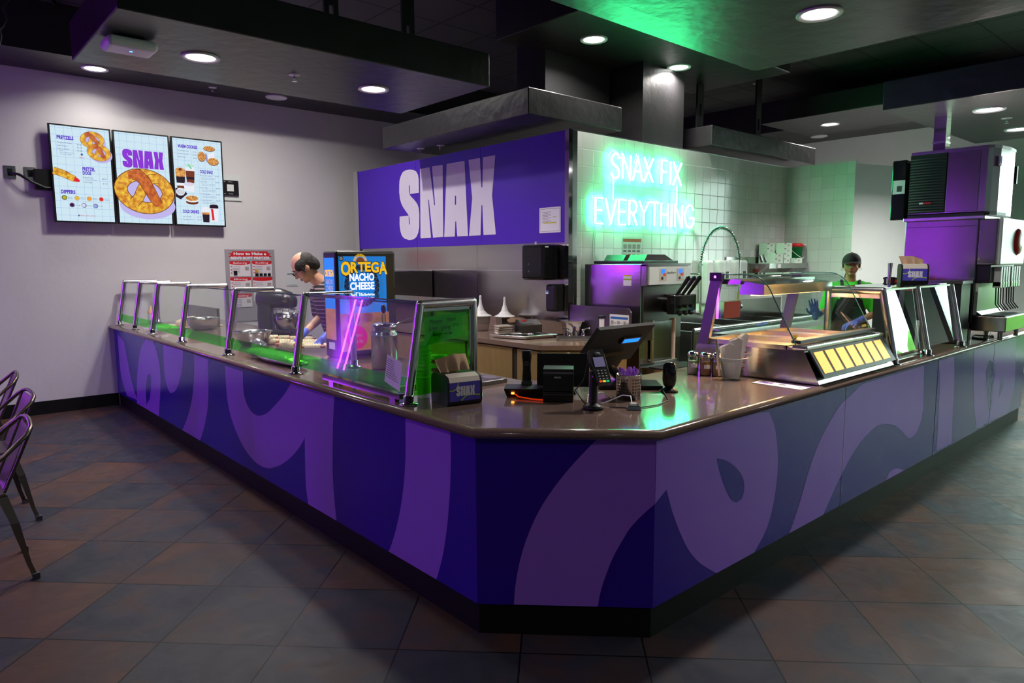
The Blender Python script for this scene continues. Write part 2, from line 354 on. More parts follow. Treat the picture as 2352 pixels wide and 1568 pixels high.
# stainless sheets under the sign
t = thing('steel_wall_cladding', 'stainless steel sheets on the wall below the purple sign', 'wall panel', (PX, 4.5, .915))
b = MB()
for y0, y1 in ((PY+.03, 4.135), (4.139, 5.268), (5.272, 6.62)): b.box(PX-.008, PX-.001, y0, y1, 1.512, 1.772, 'steelh')
b.build('upper_sheet', t)
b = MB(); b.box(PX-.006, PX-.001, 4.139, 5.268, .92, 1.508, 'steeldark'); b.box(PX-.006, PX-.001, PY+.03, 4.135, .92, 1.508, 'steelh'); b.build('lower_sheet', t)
b = MB(); b.box(PX-.016, PX, PY+.03, 6.62, 1.506, 1.513, 'alu'); b.build('seam_strip', t)
# ============================================================ dark ceiling slabs, hung on straps
def slab(x0, x1, y0, y1, z0, z1, label, straps=()):
    t = thing('ceiling_slab', label, 'ceiling panel', ((x0+x1)/2, (y0+y1)/2, z0), group='dark hanging ceiling slabs')
    MB().box(x0, x1, y0, y1, z0, z1, 'cloud').build('slab', t, bev=.008)
    for (sx, sy) in straps:
        b = MB(); b.box(sx-.06, sx+.06, sy-.012, sy+.012, z1-.01, z1+.16, 'mattblack').box(sx-.06, sx+.06, sy-.012, sy+.012, z1+.30, 4.05, 'mattblack')
        b.box(sx-.06, sx-.02, sy-.012, sy+.012, z1+.16, z1+.3, 'mattblack').box(sx+.02, sx+.06, sy-.012, sy+.012, z1+.16, z1+.3, 'mattblack'); b.build('hanger_strap', t)
    return t
slab(-.73, 1.947, 2.75, 4.08, 3.0, 3.26, 'black textured ceiling slab carrying two downlights in front of the menu screens', ((.9, 3.4), (1.6, 3.4)))
slab(.3, 3.03, -1.2, .9, 3.0, 3.09, 'large black ceiling slab overhead with the biggest downlight', ((2.2, -.9),))
slab(.9, 3.48, -.6, 1.297, 3.092, 3.2, 'black slab lying just above and behind the largest overhead slab')
slab(2.505, 5.6, 2.08, 3.33, 3.6, 4.05, 'high black slab with two downlights washed green by the neon')
slab(2.412, 3.66, 2.792, 5.19, 2.86, 3.088, 'L shaped slab edge above the purple sign wall')
slab(5.10, 7.6, 2.70, 3.3, 2.87, 3.09, 'low black slab above the tiled wall', ((5.3, 3.0), (6.6, 3.0)))
slab(7.25, 8.64, 1.0, 3.33, 3.45, 3.706, 'distant black slab with a small downlight near the far wall')
slab(4.83, 7.5, -1.6, .83, 2.9, 3.145, 'right hand black slab with two downlights above the ice machine', ((6.1, -.35),))
t = tag(MB().box(4.03, 4.74, 2.83, 3.5, PZ+.012, 3.6, 'cloud').build('ceiling_column'), 'square black boxed column rising above the tiled wall', 'column')
t = tag(MB().box(PX+.1, 3.95, 3.2, 3.6, 3.09, 4.05, 'mattblack').build('ceiling_duct'), 'black boxed duct in shadow left of the square column', 'duct')
# ------------------------------------------------------------ downlights
def downlight(x, y, z, label, watt=45, on=True, r=.125, cone=118, col=(1, .95, .9)):
    t = thing('recessed_light', label, 'ceiling light', (x, y, z), group='round recessed downlights')
    b = MB(); b.lathe([(r, 0), (r, -.008), (r*.96, -.012), (r*.76, -.006), (r*.74, .0)], (x, y, z), 'trimwhite', 32); b.build('trim_ring', t)
    b = MB(); b.lathe([(r*.745, -.004), (0.0001, -.004)], (x, y, z), 'lens' if on else 'whiteplast', 32, smooth=False); b.build('lens', t)
    if on:
        l = bpy.data.lights.new('downlight_lamp', 'AREA'); l.shape = 'DISK'; l.size = .15; l.energy = watt*.55; l.color = col; l.spread = radians(150)
        o = bpy.data.objects.new('downlight_lamp', l); COL.objects.link(o); o.parent = t; o.location = (0, 0, -.03)
    return t
for a in ((-.083, 3.407, 3., 'recessed downlight beside the purple ceiling box on the left slab', 36), (1.262, 3.408, 3., 'downlight at the right end of the slab before the menu screens', 36),
          (-.089, 6.608, 3.579, 'small downlight in the soffit directly above the menu screens', 9), (3.143, 2.704, 3.6, 'nearer of the two green tinged downlights above the neon sign', 42),
          (4.494, 2.732, 3.6, 'farther of the two green tinged downlights above the neon sign', 42), (2.318, .244, 3., 'largest brightest downlight in the overhead slab', 60),
          (7.97, 2.694, 3.45, 'small distant downlight in the slab near the far wall', 170), (5.503, .198, 2.9, 'downlight above the ice machine, nearer of two', 100), (6.809, .267, 2.9, 'downlight cut by the right edge of the picture', 100)):
    downlight(*a)
downlight(1.816, 6.61, 3.579, 'unlit round ceiling speaker in the left soffit', on=False)
downlight(9.519, 3.556, 3.579, 'unlit round ceiling speaker in the far soffit', on=False)
for x, y, lb in ((.6, 5.1, 'left ceiling light hidden behind the left hanging slab'), (1.15, 5.35, 'right ceiling light hidden behind the left hanging slab')): downlight(x, y, 4.05, lb, 92 if x > 1 else 28)
# downlights of the seating side (behind the viewpoint)
for i, (x, y) in enumerate(((-3.2, 3.4), (-3.4, -.5), (-.5, -4), (3.5, -3.2))): downlight(x, y, 3.579 if i else 3.3, 'downlight over the seating area', 26)
def sprinkler(x, y, z, label):
    t = thing('sprinkler_head', label, 'sprinkler', (x, y, z), group='ceiling sprinkler heads')
    b = MB(); b.lathe([(.0, -.001), (.042, -.003), (.045, 0.), (.0, .0)], (x, y, z), 'trimwhite', 20); b.build('escutcheon', t)
    b = MB(); b.cyl((x, y, z), (x, y, z-.03), .008, 'alu', seg=8).cyl((x, y, z-.045), (x, y, z-.048), .02, 'alu', seg=12); b.tube([(x-.012, y, z-.02), (x-.014, y, z-.035), (x, y, z-.045), (x+.014, y, z-.035), (x+.012, y, z-.02)], .003, 'alu', 6); b.build('nozzle', t)
sprinkler(.595, 3.424, 3., 'sprinkler between the two downlights on the left slab'); sprinkler(1.08, 6.634, 3.579, 'sprinkler under the soffit above the middle menu screen')
sprinkler(6.08, .2, 2.9, 'sprinkler between the two right hand downlights')
p = atz(1736, 192, 4.05); sprinkler(p.x, p.y, 4.05, 'green lit sprinkler in the high tiled ceiling')
for q, lb in (((966, 341), 'left small sprinkler under the slab edge above the purple sign'), ((1012, 334), 'right small sprinkler under the slab edge above the purple sign')):
    p = atz(q[0], q[1], 2.86); sprinkler(p.x, p.y, 2.86, lb)
# wifi box
t = thing('access_point', 'rounded white wireless box glowing violet under the left ceiling slab', 'wireless access point', (-.517, 3.393, 3.))
b = MB(); b.box(-.69, -.40, 3.20, 3.42, 2.925, 2.99, 'whiteplast'); b.build('housing', t, bev=.031, seg=6)
b = MB(); b.box(-.62, -.47, 3.26, 3.36, 2.99, 3.0, 'mattblack'); b.build('bracket', t)
b = MB(); p = V((-.54, 3.30, 2.9245)); b.box(p.x-.008, p.x+.008, p.y-.008, p.y+.008, 2.9235, 2.9252, mat('blue_led', (0, 0, 0), emis=(.05, .2, 1), es=5)); b.build('status_light', t); MB().box(-.565, -.515, 3.24, 3.245, 2.9238, 2.9252, 'white').build('marking', t)
# air vent in the high ceiling at top left
p = atz(36, 4, 4.05); t = thing('ceiling_vent', 'square grey vent in the dark tiled ceiling, top left corner', 'vent', (p.x, p.y, 4.05))
b = MB()
for s_ in (.28, .2, .12): b.box(p.x-s_, p.x+s_, p.y-s_, p.y-s_+.03, 4.03, 4.05, 'rubber').box(p.x-s_, p.x+s_, p.y+s_-.03, p.y+s_, 4.03, 4.05, 'rubber').box(p.x-s_, p.x-s_+.03, p.y-s_, p.y+s_, 4.03, 4.05, 'rubber').box(p.x+s_-.03, p.x+s_, p.y-s_, p.y+s_, 4.03, 4.05, 'rubber')
b.build('vent_frame', t)
# dangling cable top-left
P = [atz(*q, z) for q, z in (((27, -6), 3.9), ((12, 10), 3.8), ((7, 22), 3.72), ((13, 34), 3.65), ((15, 46), 3.6), ((8, 60), 3.5), ((0, 68), 3.42), ((3, 85), 3.32), ((0, 100), 3.25), ((-8, 112), 3.2))]
P = [V((P[0].x-.02, P[0].y, 4.05))]+P
tag(MB().tube(P, .006, 'rubber', 6).build('hanging_cable'), 'grey cable dangling from the ceiling at the top left corner', 'cable')
# ============================================================ neon sign
NE = mat('green_neon_tube', (.1, 1, .5), .4, emis=(.05, 1, .36), es=21)
NE2 = mat('green_neon_outline', (.1, 1, .5), .4, emis=(.06, 1, .38), es=7)
GL = {'S': [[(.92,.8),(.75,.97),(.45,1),(.15,.88),(.08,.7),(.25,.55),(.7,.43),(.92,.28),(.85,.1),(.55,0),(.25,.02),(.06,.2)]], 'N': [[(.08,0),(.08,1),(.92,0),(.92,1)]], 'A': [[(0,0),(.5,1),(1,0)], [(.2,.38),(.8,.38)]],
 'X': [[(0,0),(1,1)], [(0,1),(1,0)]], 'F': [[(.1,0),(.1,1),(.9,1)], [(.1,.52),(.75,.52)]], 'I': [[(.5,0),(.5,1)]], 'E': [[(.9,1),(.1,1),(.1,0),(.9,0)], [(.1,.52),(.78,.52)]], 'V': [[(0,1),(.5,0),(1,1)]],
 'R': [[(.1,0),(.1,1),(.6,1),(.85,.9),(.9,.75),(.82,.58),(.6,.5),(.1,.5)], [(.5,.5),(.95,0)]], 'Y': [[(0,1),(.5,.5),(1,1)], [(.5,.5),(.5,0)]], 'T': [[(0,1),(1,1)], [(.5,1),(.5,0)]], 'H': [[(.1,0),(.1,1)], [(.9,0),(.9,1)], [(.1,.52),(.9,.52)]],
 'G': [[(.9,.8),(.72,.97),(.45,1),(.18,.87),(.05,.6),(.05,.4),(.18,.13),(.45,0),(.72,.03),(.93,.2),(.95,.45),(.6,.45)]]}
WD = dict(S=.62, N=.66, A=.68, X=.66, F=.55, I=.18, E=.55, V=.66, R=.6, Y=.64, T=.6, H=.62, G=.78); WD[' '] = .35
t = thing('neon_sign', 'glowing green neon sign of two lines of capital letters on the white tiled wall', 'neon sign', (4.1, PY-.05, 2.2))
def neon(s, x0, x1, z0, z1):
    tot = sum(WD[c] for c in s)+.13*(len(s)-1); k = (x1-x0)/tot; x = x0
    for c in s:
        w = WD[c]*k
        if c in GL:
            b = MB(); b2 = MB()
            for st in GL[c]:
                P = [V((x+a*w, PY-.055, z0+e*(z1-z0))) for a, e in st]; b.tube(P, .0125, NE, 6)
                for sd in (-1, 1):      # contour tube on each side of the stroke
                    Q = []
                    for i, p in enumerate(P):
                        d = (P[min(i+1, len(P)-1)]-P[max(i-1, 0)]).normalized(); Q.append(p+V((-d.z, 0, d.x))*sd*.028+V((0, .018, 0)))
                    b2.tube(Q, .0065, NE2, 5)
            b.build('letter_tube', t); b2.build('letter_outline', t)
        x += w+.13*k
neon('SNAX FIX', 3.44, 4.59, 2.395, 2.63)
neon('EVERYTHING', 3.21, 4.85, 1.955, 2.195)
for xx in (3.485, 4.525): MB().tube([(xx, PY-.05, 2.39), (xx, PY-.05, 2.19)], .007, NE, 6).build('link_tube', t)
for x, z in ((3.25, 1.95), (3.8, 1.95), (4.4, 1.95), (4.8, 1.95), (3.5, 2.63), (4.0, 2.63), (4.55, 2.63)): MB().cyl((x, PY, z), (x, PY-.05, z), .006, 'chrome', seg=8).build('stand_off', t)
b = MB(); b.tube([(3.25, PY-.02, 1.93), (3.24, PY-.01, 1.75), (3.24, PY-.01, 1.6), (3.24, PY-.01, 1.2)], .004, 'whiteplast', 6).tube([(3.265, PY-.02, 1.93), (3.27, PY-.01, 1.75), (3.26, PY-.01, 1.6), (3.255, PY-.01, 1.2)], .004, 'whiteplast', 6); b.build('power_cord', t)
# violet neon sign on the seating side of the left wall (outside the frame; its light and reflections are in it)
VN = mat('violet_neon_tube', (.5, .1, 1), .4, emis=(.42, .03, 1), es=48)
t = thing('violet_neon_sign', 'tall violet neon bars on the wall of the seating area', 'neon sign', (-3.3, 7.0, 1.0))
for x in (-2.7, -2.80): MB().tube([(x, 6.97, 1.0), (x, 6.97, 2.5)], .012, VN, 8).build('neon_bar', t)
VN2 = mat('violet_neon_tube_strong', (.5, .1, 1), .4, emis=(.42, .03, 1), es=80)
t = thing('violet_wall_neon', 'violet neon bars high on the seating side wall', 'neon sign', (-5.95, 2.4, 1.0))
MB().tube([(-5.93, 3.72, .8), (-5.93, 3.72, 2.9)], .006, VN, 8).build('neon_bar', t)
b = MB(); b.box(-5.995, -5.98, 5.38, 5.78, .45, 3.05, 'black').box(-5.995, -5.86, 5.37, 5.38, .45, 3.05, 'black').box(-5.995, -5.86, 5.78, 5.79, .45, 3.05, 'black').box(-5.995, -5.86, 5.38, 5.78, 3.04, 3.05, 'black'); b.build('added_light_shield', t)  # unseen housing with fins, added to keep violet light off the wall behind
for y in (5.5, 5.66): MB().tube([(-5.91, y, .5), (-5.91, y, 3.0)], .022, VN2, 8).build('neon_bar', t)
# ============================================================ service counter
RX = 6.5                      # right run ends here
t = thing('service_counter', 'long angled purple service counter with lilac swirl wrap and black base', 'counter', (0.26, .26, 0))
def front(name, pts, z0, z1, m, th=.02, inward=None):
    b = MB(); return b
def swirl(b, plane, crop, polys, ins=None):
    (sc, ox, oy) = crop
    for k, L in enumerate(polys):
        P = []
        for x, y in L:
            px, py = ox+x/sc, oy+y/sc
            if plane == 'x': p = atx(px, py, -.0008)
            elif plane == 'y': p = aty(px, py, -.0008)
            else:
                d = _ray(px, py); s = (.5256-CAM.x-CAM.y)/(d.x+d.y); p = CAM+d*s
            p.z = min(max(p.z, .1415), .868); P.append(p)
        if plane == 'x':
            for p in P: p.y = max(p.y, .528)
        if plane == 'y':
            for p in P: p.x = min(max(p.x, .528), RX)
        b.poly(P, 'lilac')
        for L2 in (ins or {}).get(k, []):
            Q = []
            for x, y in L2:
                px, py = ox+x/sc, oy+y/sc; Q.append(atx(px, py, -.0014) if plane == 'x' else aty(px, py, -.0014))
            b.poly(Q, 'indigo')
def smooth2(L, n=4):
    # Catmull-Rom through the traced points
    out = []; N_ = len(L)
    for i in range(N_):
        p0, p1, p2, p3 = (V((*L[(i+k) % N_], 0)) for k in (-1, 0, 1, 2))
        for j in range(n):
            s = j/n; q = .5*((2*p1)+(p2-p0)*s+(2*p0-5*p1+4*p2-p3)*s*s+(3*p1-p0-3*p2+p3)*s**3); out.append((q.x, q.y))
    return out
def mixed(L, keep):      # smooth between, keeping the listed corner indices sharp
    n = len(L); out = []
    ks = sorted(keep)
    for a, bb in zip(ks, ks[1:]+[ks[0]+n]):
        seg = [L[i % n] for i in range(a, bb+1)]
        if len(seg) == 2: out.append(seg[0]); continue
        for i in range(len(seg)-1):
            p1, p2 = V((*seg[i], 0)), V((*seg[i+1], 0)); p0 = V((*seg[i-1], 0)) if i else 2*p1-p2; p3 = V((*seg[i+2], 0)) if i+2 < len(seg) else 2*p2-p1
            for j in range(5):
                s = j/5; q = .5*((2*p1)+(p2-p0)*s+(2*p0-5*p1+4*p2-p3)*s*s+(3*p1-p0-3*p2+p3)*s**3); out.append((q.x, q.y))
    return out
b = MB(); b.box(0, .02, .5268, 7.055, .14, .872, 'indigo')
c5 = (2.529, 250, 780); c6 = (2.529, 1080, 860); c8 = (3.135, 1820, 700)
swirl(b, 'x', c5, [
 mixed([(50,-30),(88,5),(130,230),(165,350),(105,325),(70,200)], (0, 1, 3, 4)),
 mixed([(163,370),(163,310),(165,200),(180,80),(205,10),(232,-20),(255,10),(275,60),(295,150),(300,260),(290,450)], (0, 10)),
 mixed([(316,10),(430,60),(428,150),(410,240),(390,290),(370,307),(350,300),(330,240),(320,150)], (0, 1)),
 mixed([(495,85),(578,115),(577,350),(560,480),(530,590),(425,530),(460,440),(485,330),(495,200)], (0, 1, 4, 5)),
 mixed([(675,150),(778,185),(780,270),(790,340),(815,400),(850,435),(880,440),(920,425),(970,375),(1020,315),(1060,250),(1310,330),(1302,500),(1300,750),(1308,900),(1323,1062),(1160,966),(1145,850),(1140,700),(1138,568),(1110,620),(1060,680),(1000,725),(950,743),(920,745),(870,725),(815,670),(760,580),(710,450),(685,320)], (0, 1, 10, 11, 15, 16, 19)),
 mixed([(1722,445),(1985,535),(1987,700),(1980,900),(1965,1080),(1940,1250),(1902,1398),(1624,1240),(1660,1130),(1690,1000),(1712,850),(1722,700),(1724,580)], (0, 1, 6, 7))],
 {1: [mixed([(218,378),(215,290),(222,215),(235,195),(243,215),(243,290),(237,340)], (0, 3))]})
b.build('left_front_panel', t)
b = MB(); b.prism([(0, .5268, .14), (.5268, 0, .14), (.545, .012, .14), (.012, .545, .14)], (0, 0, .732), 'indigo')
swirl(b, 'd', c6, [mixed([(730,380),(1078,380),(1074,750),(1000,815),(930,890),(880,970),(830,1060),(790,1160),(760,1250),(738,1362),(253,1350),(262,1230),(285,1100),(325,960),(390,810),(470,680),(580,540)], (0, 1, 2, 9, 10))])
b.build('corner_panel', t)
b = MB(); b.box(.5268, RX, 0, .02, .14, .872, 'indigo')
swirl(b, 'y', c6, [
 mixed([(1078,390),(1600,240),(1735,215),(1765,290),(1780,380),(1787,500),(1778,640),(1750,800),(1710,920),(1635,1060),(1440,1158),(1390,1130),(1330,1090),(1270,1020),(1220,920),(1175,800),(1140,668),(1073,750)], (0, 2, 9, 10, 16, 17))],
 {0: [mixed([(1433,487),(1490,500),(1550,545),(1585,600),(1592,660),(1580,715),(1548,743),(1520,730),(1490,680),(1460,600),(1440,530)], (0, 6))]})
swirl(b, 'y', c8, [
 mixed([(-25,1660),(60,1400),(110,1220),(180,1020),(260,860),(340,730),(420,650),(500,570),(948,435),(945,600),(940,750),(920,850),(890,920),(850,958),(815,940),(780,900),(740,870),(680,857),(610,870),(550,920),(480,1000),(400,1130),(330,1270),(270,1400),(215,1530)], (0, 7, 8, 24)),
 mixed([(670,1265),(700,1205),(750,1178),(805,1190)], (0, 3)),
 mixed([(1057,400),(1165,370),(1165,560),(1155,750),(1145,995),(1038,1050),(1050,800),(1060,600)], (0, 1, 4, 5)),
 mixed([(1310,310),(1610,230),(1605,400),(1600,550),(1560,765),(1325,890),(1310,750),(1305,600)], (0, 1, 4, 5))],
 {3: [mixed([(1395,480),(1400,650),(1412,740),(1425,782),(1433,740),(1437,650),(1452,540),(1458,440),(1420,400)], (0, 3)), mixed([(1490,670),(1495,600),(1505,540),(1522,525),(1520,580)], (0, 3))]})
b.box(RX-.02, RX, .02, .8, .14, .872, 'indigo'); b.build('right_front_panel', t)
for x in (2.35, 3.95, 5.4): MB().box(x, x+.003, -.002, 0, .14, .868, 'trimgrey').build('seam_strip', t)
b = MB(); K = .014
b.prism([(K, 7.05, 0), (K, .5268+K*.4, 0), (.5268+K*.4, K, 0), (RX-K, K, 0), (RX-K, .06, 0), (.55, .06, 0), (.06, .55, 0), (.06, 7.05, 0)], (0, 0, .141), 'kick'); b.build('cove_base', t)
b = MB(); b.prism([(-.006, 7.05, .868), (-.006, .5243, .868), (.5243, -.006, .868), (RX+.006, -.006, .868), (RX+.006, .03, .868), (.55, .03, .868), (.03, .55, .868), (.03, 7.05, .868)], (0, 0, .014), 'trimgrey'); b.build('top_trim_strip', t)
b = MB(); b.prism([(.86, 7.05, .0), (.86, 1.17, 0), (1.49, .83, 0), (RX-.02, .83, 0), (RX-.02, .80, 0), (1.47, .80, 0), (.83, 1.15, 0), (.83, 7.05, 0)], (0, 0, .872), 'wood'); b.build('back_panel', t)
# ---- worktop with rounded nose
t = thing('worktop', 'continuous brown speckled quartz worktop running round the purple counter', 'worktop', (.26, .26, .875))
O = .052; c = .5268-O*.4142
OUT = [(-O, 7.057), (-O, c), (c, -O), (RX+.05, -O)]; INN = [(RX+.05, .87), (1.5, .87), (.9, 1.2), (.9, 4.4), (1.14, 4.45), (1.14, 7.057)]
b = MB(); prof = [(0, .915), (.02, .915), (.033, .911), (.041, .903), (.044, .895), (.041, .887), (.033, .879), (.02, .875), (0, .875)]
base = [(-O+.044, 7.057), (-O+.044, c+.044*.4142), (c+.044*.4142, -O+.044), (RX+.05, -O+.044)]
nrm = [V((-1, 0)), V((-1, -.4142)), V((-.4142, -1)), V((0, -1))]
rows = [[V((p[0]+n.x*d, p[1]+n.y*d, z)) for d, z in prof] for p, n in zip(base, nrm)]
vs = [q for r in rows for q in r]; n = len(prof)
b.add(vs, [(j*n+i, (j+1)*n+i, (j+1)*n+i+1, j*n+i+1) for j in range(3) for i in range(n-1)], 'top', True)
for z in (.915, .875): b.poly([(x, y, z) for x, y in base+INN], 'top')

for p, q in zip(INN, INN[1:]): b.add([(*p, .875), (*q, .875), (*q, .915), (*p, .915)], [(0, 1, 2, 3)], 'top')
b.add([(RX+.05, -O+.03, .876), (RX+.05, .87, .876), (RX+.05, .87, .915), (RX+.05, -O+.03, .915)], [(0, 1, 2, 3)], 'top')
b.build('slab', t)
# ============================================================ sneeze guard, left run
YS = [6.95, 6.277, 5.605, 4.675, 3.536, 2.358, 1.092]
t = thing('left_sneeze_guard', 'long run of leaning glass panes between steel posts on the left counter', 'sneeze guard', (.1, 4, .915))
X0, X1, ZT = .04, .117, 1.395
for i, y in enumerate(YS):
    r = .021
    b = MB(); b.cyl((X0, y, .955), (X1, y, ZT), r, 'pipe', seg=16).ell((X1, y, ZT), r, 'pipe'); xe = .44 if i in (0, 3, 5, 6) else .40
    b.cyl((X1, y, ZT), (xe, y, ZT), r, 'pipe').ell((xe, y, ZT), r, 'pipe')
    if i in (0, 3, 5, 6): b.cyl((xe, y, ZT), (xe, y, .95), r, 'pipe')
    b.build('post', t)
    for xx in ([X0, xe] if i in (0, 3, 5, 6) else [X0]):
        b = MB(); b.lathe([(.0, .0), (.046, .001), (.046, .006), (.03, .012), (.026, .014), (.026, .045), (.022, .047)], (xx, y, .9155), 'chrome', 20); b.build('foot', t)
for a, c_ in zip(YS, YS[1:]):
    b = MB(); lean = lambda z: X0+(X1-X0)*(z-.915)/(ZT-.915)+.006
    b.add([(lean(.962), a-.02, .962), (lean(.962), c_+.02, .962), (lean(ZT), c_+.02, ZT), (lean(ZT), a-.02, ZT)], [(0, 1, 2, 3)], 'glass'); b.build('front_pane', t)
    b = MB(); b.box(lean(ZT), lean(ZT)+.005, c_+.02, a-.02, ZT-.004, ZT+.004, 'glassedge'); b.build('pane_edge', t)
    b = MB(); b.add([(lean(.962)-.004, a-.025, .962), (lean(.962)-.004, c_+.025, .962), (lean(1.04)-.004, c_+.025, 1.04), (lean(1.04)-.004, a-.025, 1.04)], [(0, 1, 2, 3)], 'greenacryl'); b.build('green_strip', t)
b = MB(); b.add([(.13, 2.34, ZT+.012), (.13, 1.11, ZT+.012), (.43, 1.11, ZT+.012), (.43, 2.34, ZT+.012)], [(0, 1, 2, 3)], 'glass'); b.box(.128, .132, 1.11, 2.34, ZT+.008, ZT+.016, 'glassedge'); b.build('top_pane', t)
b = MB(); b.box(.03, .075, 1.16, 1.98, .93, .958, 'steelh'); b.box(.03, .055, 1.2, 1.25, .915, .93, 'steelh').box(.03, .055, 1.85, 1.9, .915, .93, 'steelh'); b.build('bottom_channel', t)
# end pane, green, with its steel frame
b = MB(); b.add([(.07, 1.092, .955), (.42, 1.092, .955), (.42, 1.092, 1.365), (.138, 1.092, 1.365)], [(0, 1, 2, 3)], 'greenacryl'); b.build('end_pane', t)
b = MB(); b.box(.13, .43, 1.086, 1.098, 1.36, 1.375, 'pipe').box(.412, .425, 1.086, 1.098, .955, 1.37, 'pipe'); b.build('end_frame', t)
# taped notice behind the end pane
t = thing('paper_notice', 'handwritten sheet taped behind the green end pane, seen green through it', 'notice', (.27, 1.11, 1.2))
INK = mat('black_ink', (.01, .01, .01), .8)
b = MB(); b.add([(.155, 1.112, 1.21), (.385, 1.112, 1.235), (.385, 1.112, 1.335), (.155, 1.112, 1.325)], [(0, 1, 2, 3)], 'white'); b.build('sheet', t)
b = MB(); b.add([(.12, 1.111, 1.185), (.40, 1.111, 1.225), (.40, 1.111, 1.245), (.12, 1.111, 1.21)], [(0, 1, 2, 3)], 'white').add([(.15, 1.111, 1.31), (.41, 1.111, 1.325), (.41, 1.111, 1.345), (.15, 1.111, 1.33)], [(0, 1, 2, 3)], 'white'); b.build('tape', t)
b = MB()
for s_, x, z, w in (('Please', .185, 1.295, .075), ('Start', .29, 1.302, .055), ('Line', .18, 1.262, .05), ('going', .25, 1.264, .06), ('that', .325, 1.275, .038), ('way', .20, 1.232, .05)): b.text(s_, (x, 1.1105, z), (1, 0, .06), (0, 0, 1), w, .02, INK)
b.box(.27, .315, 1.1100, 1.1104, 1.241, 1.244, INK).add([(.305, 1.1102, 1.25), (.322, 1.1102, 1.2425), (.305, 1.1102, 1.235)], [(0, 1, 2)], INK); b.build('handwriting', t)
# ============================================================ sneeze guard, right run
t = thing('right_sneeze_guard', 'three post glass sneeze guard on the right counter beyond the warmer', 'sneeze guard', (3.7, .1, .915))
XS = [3.065, 3.69, 4.43]; Y0, Y1 = .0, .09
for i, x in enumerate(XS):
    r = .024 if i == 0 else .02
    b = MB(); b.cyl((x, Y0, .955), (x, Y1, ZT), r, 'pipe').ell((x, Y1, ZT), r, 'pipe')
    if i != 1: b.cyl((x, Y1, ZT), (x, .44, ZT), r, 'pipe').ell((x, .44, ZT), r, 'pipe').cyl((x, .44, ZT), (x, .44, .95), r, 'pipe')
    b.build('post', t)
    for yy in ([Y0, .44] if i != 1 else [Y0]):
        b = MB(); b.lathe([(.0, .0), (.046, .001), (.046, .006), (.03, .012), (.026, .014), (.026, .045), (.022, .047)], (x, yy, .9155), 'chrome', 20); b.build('foot', t)
for a, c_ in zip(XS, XS[1:]):
    le = lambda z: Y0+(Y1-Y0)*(z-.915)/(ZT-.915)+.006
    b = MB(); b.add([(a+.02, le(.975), .975), (c_-.02, le(.975), .975), (c_-.02, le(ZT), ZT), (a+.02, le(ZT), ZT)], [(0, 1, 2, 3)], glassmat('reflective_glass', (.72, .84, .80), .6)); b.build('front_pane', t)
    b = MB(); b.box(a+.01, c_-.01, .085, .10, ZT+.0, ZT+.012, 'steelh'); b.build('top_rail', t)
b = MB(); b.box(3.06, 4.44, .10, .45, ZT+.014, ZT+.02, 'glass'); b.build('top_pane', t)
b = MB(); b.box(3.07, 3.68, .02, .035, .93, .955, 'steelh'); b.build('bottom_channel', t)
b = MB(); b.box(3.055, 3.075, .10, .43, 1.345, 1.372, 'pipe'); b.build('end_frame', t)
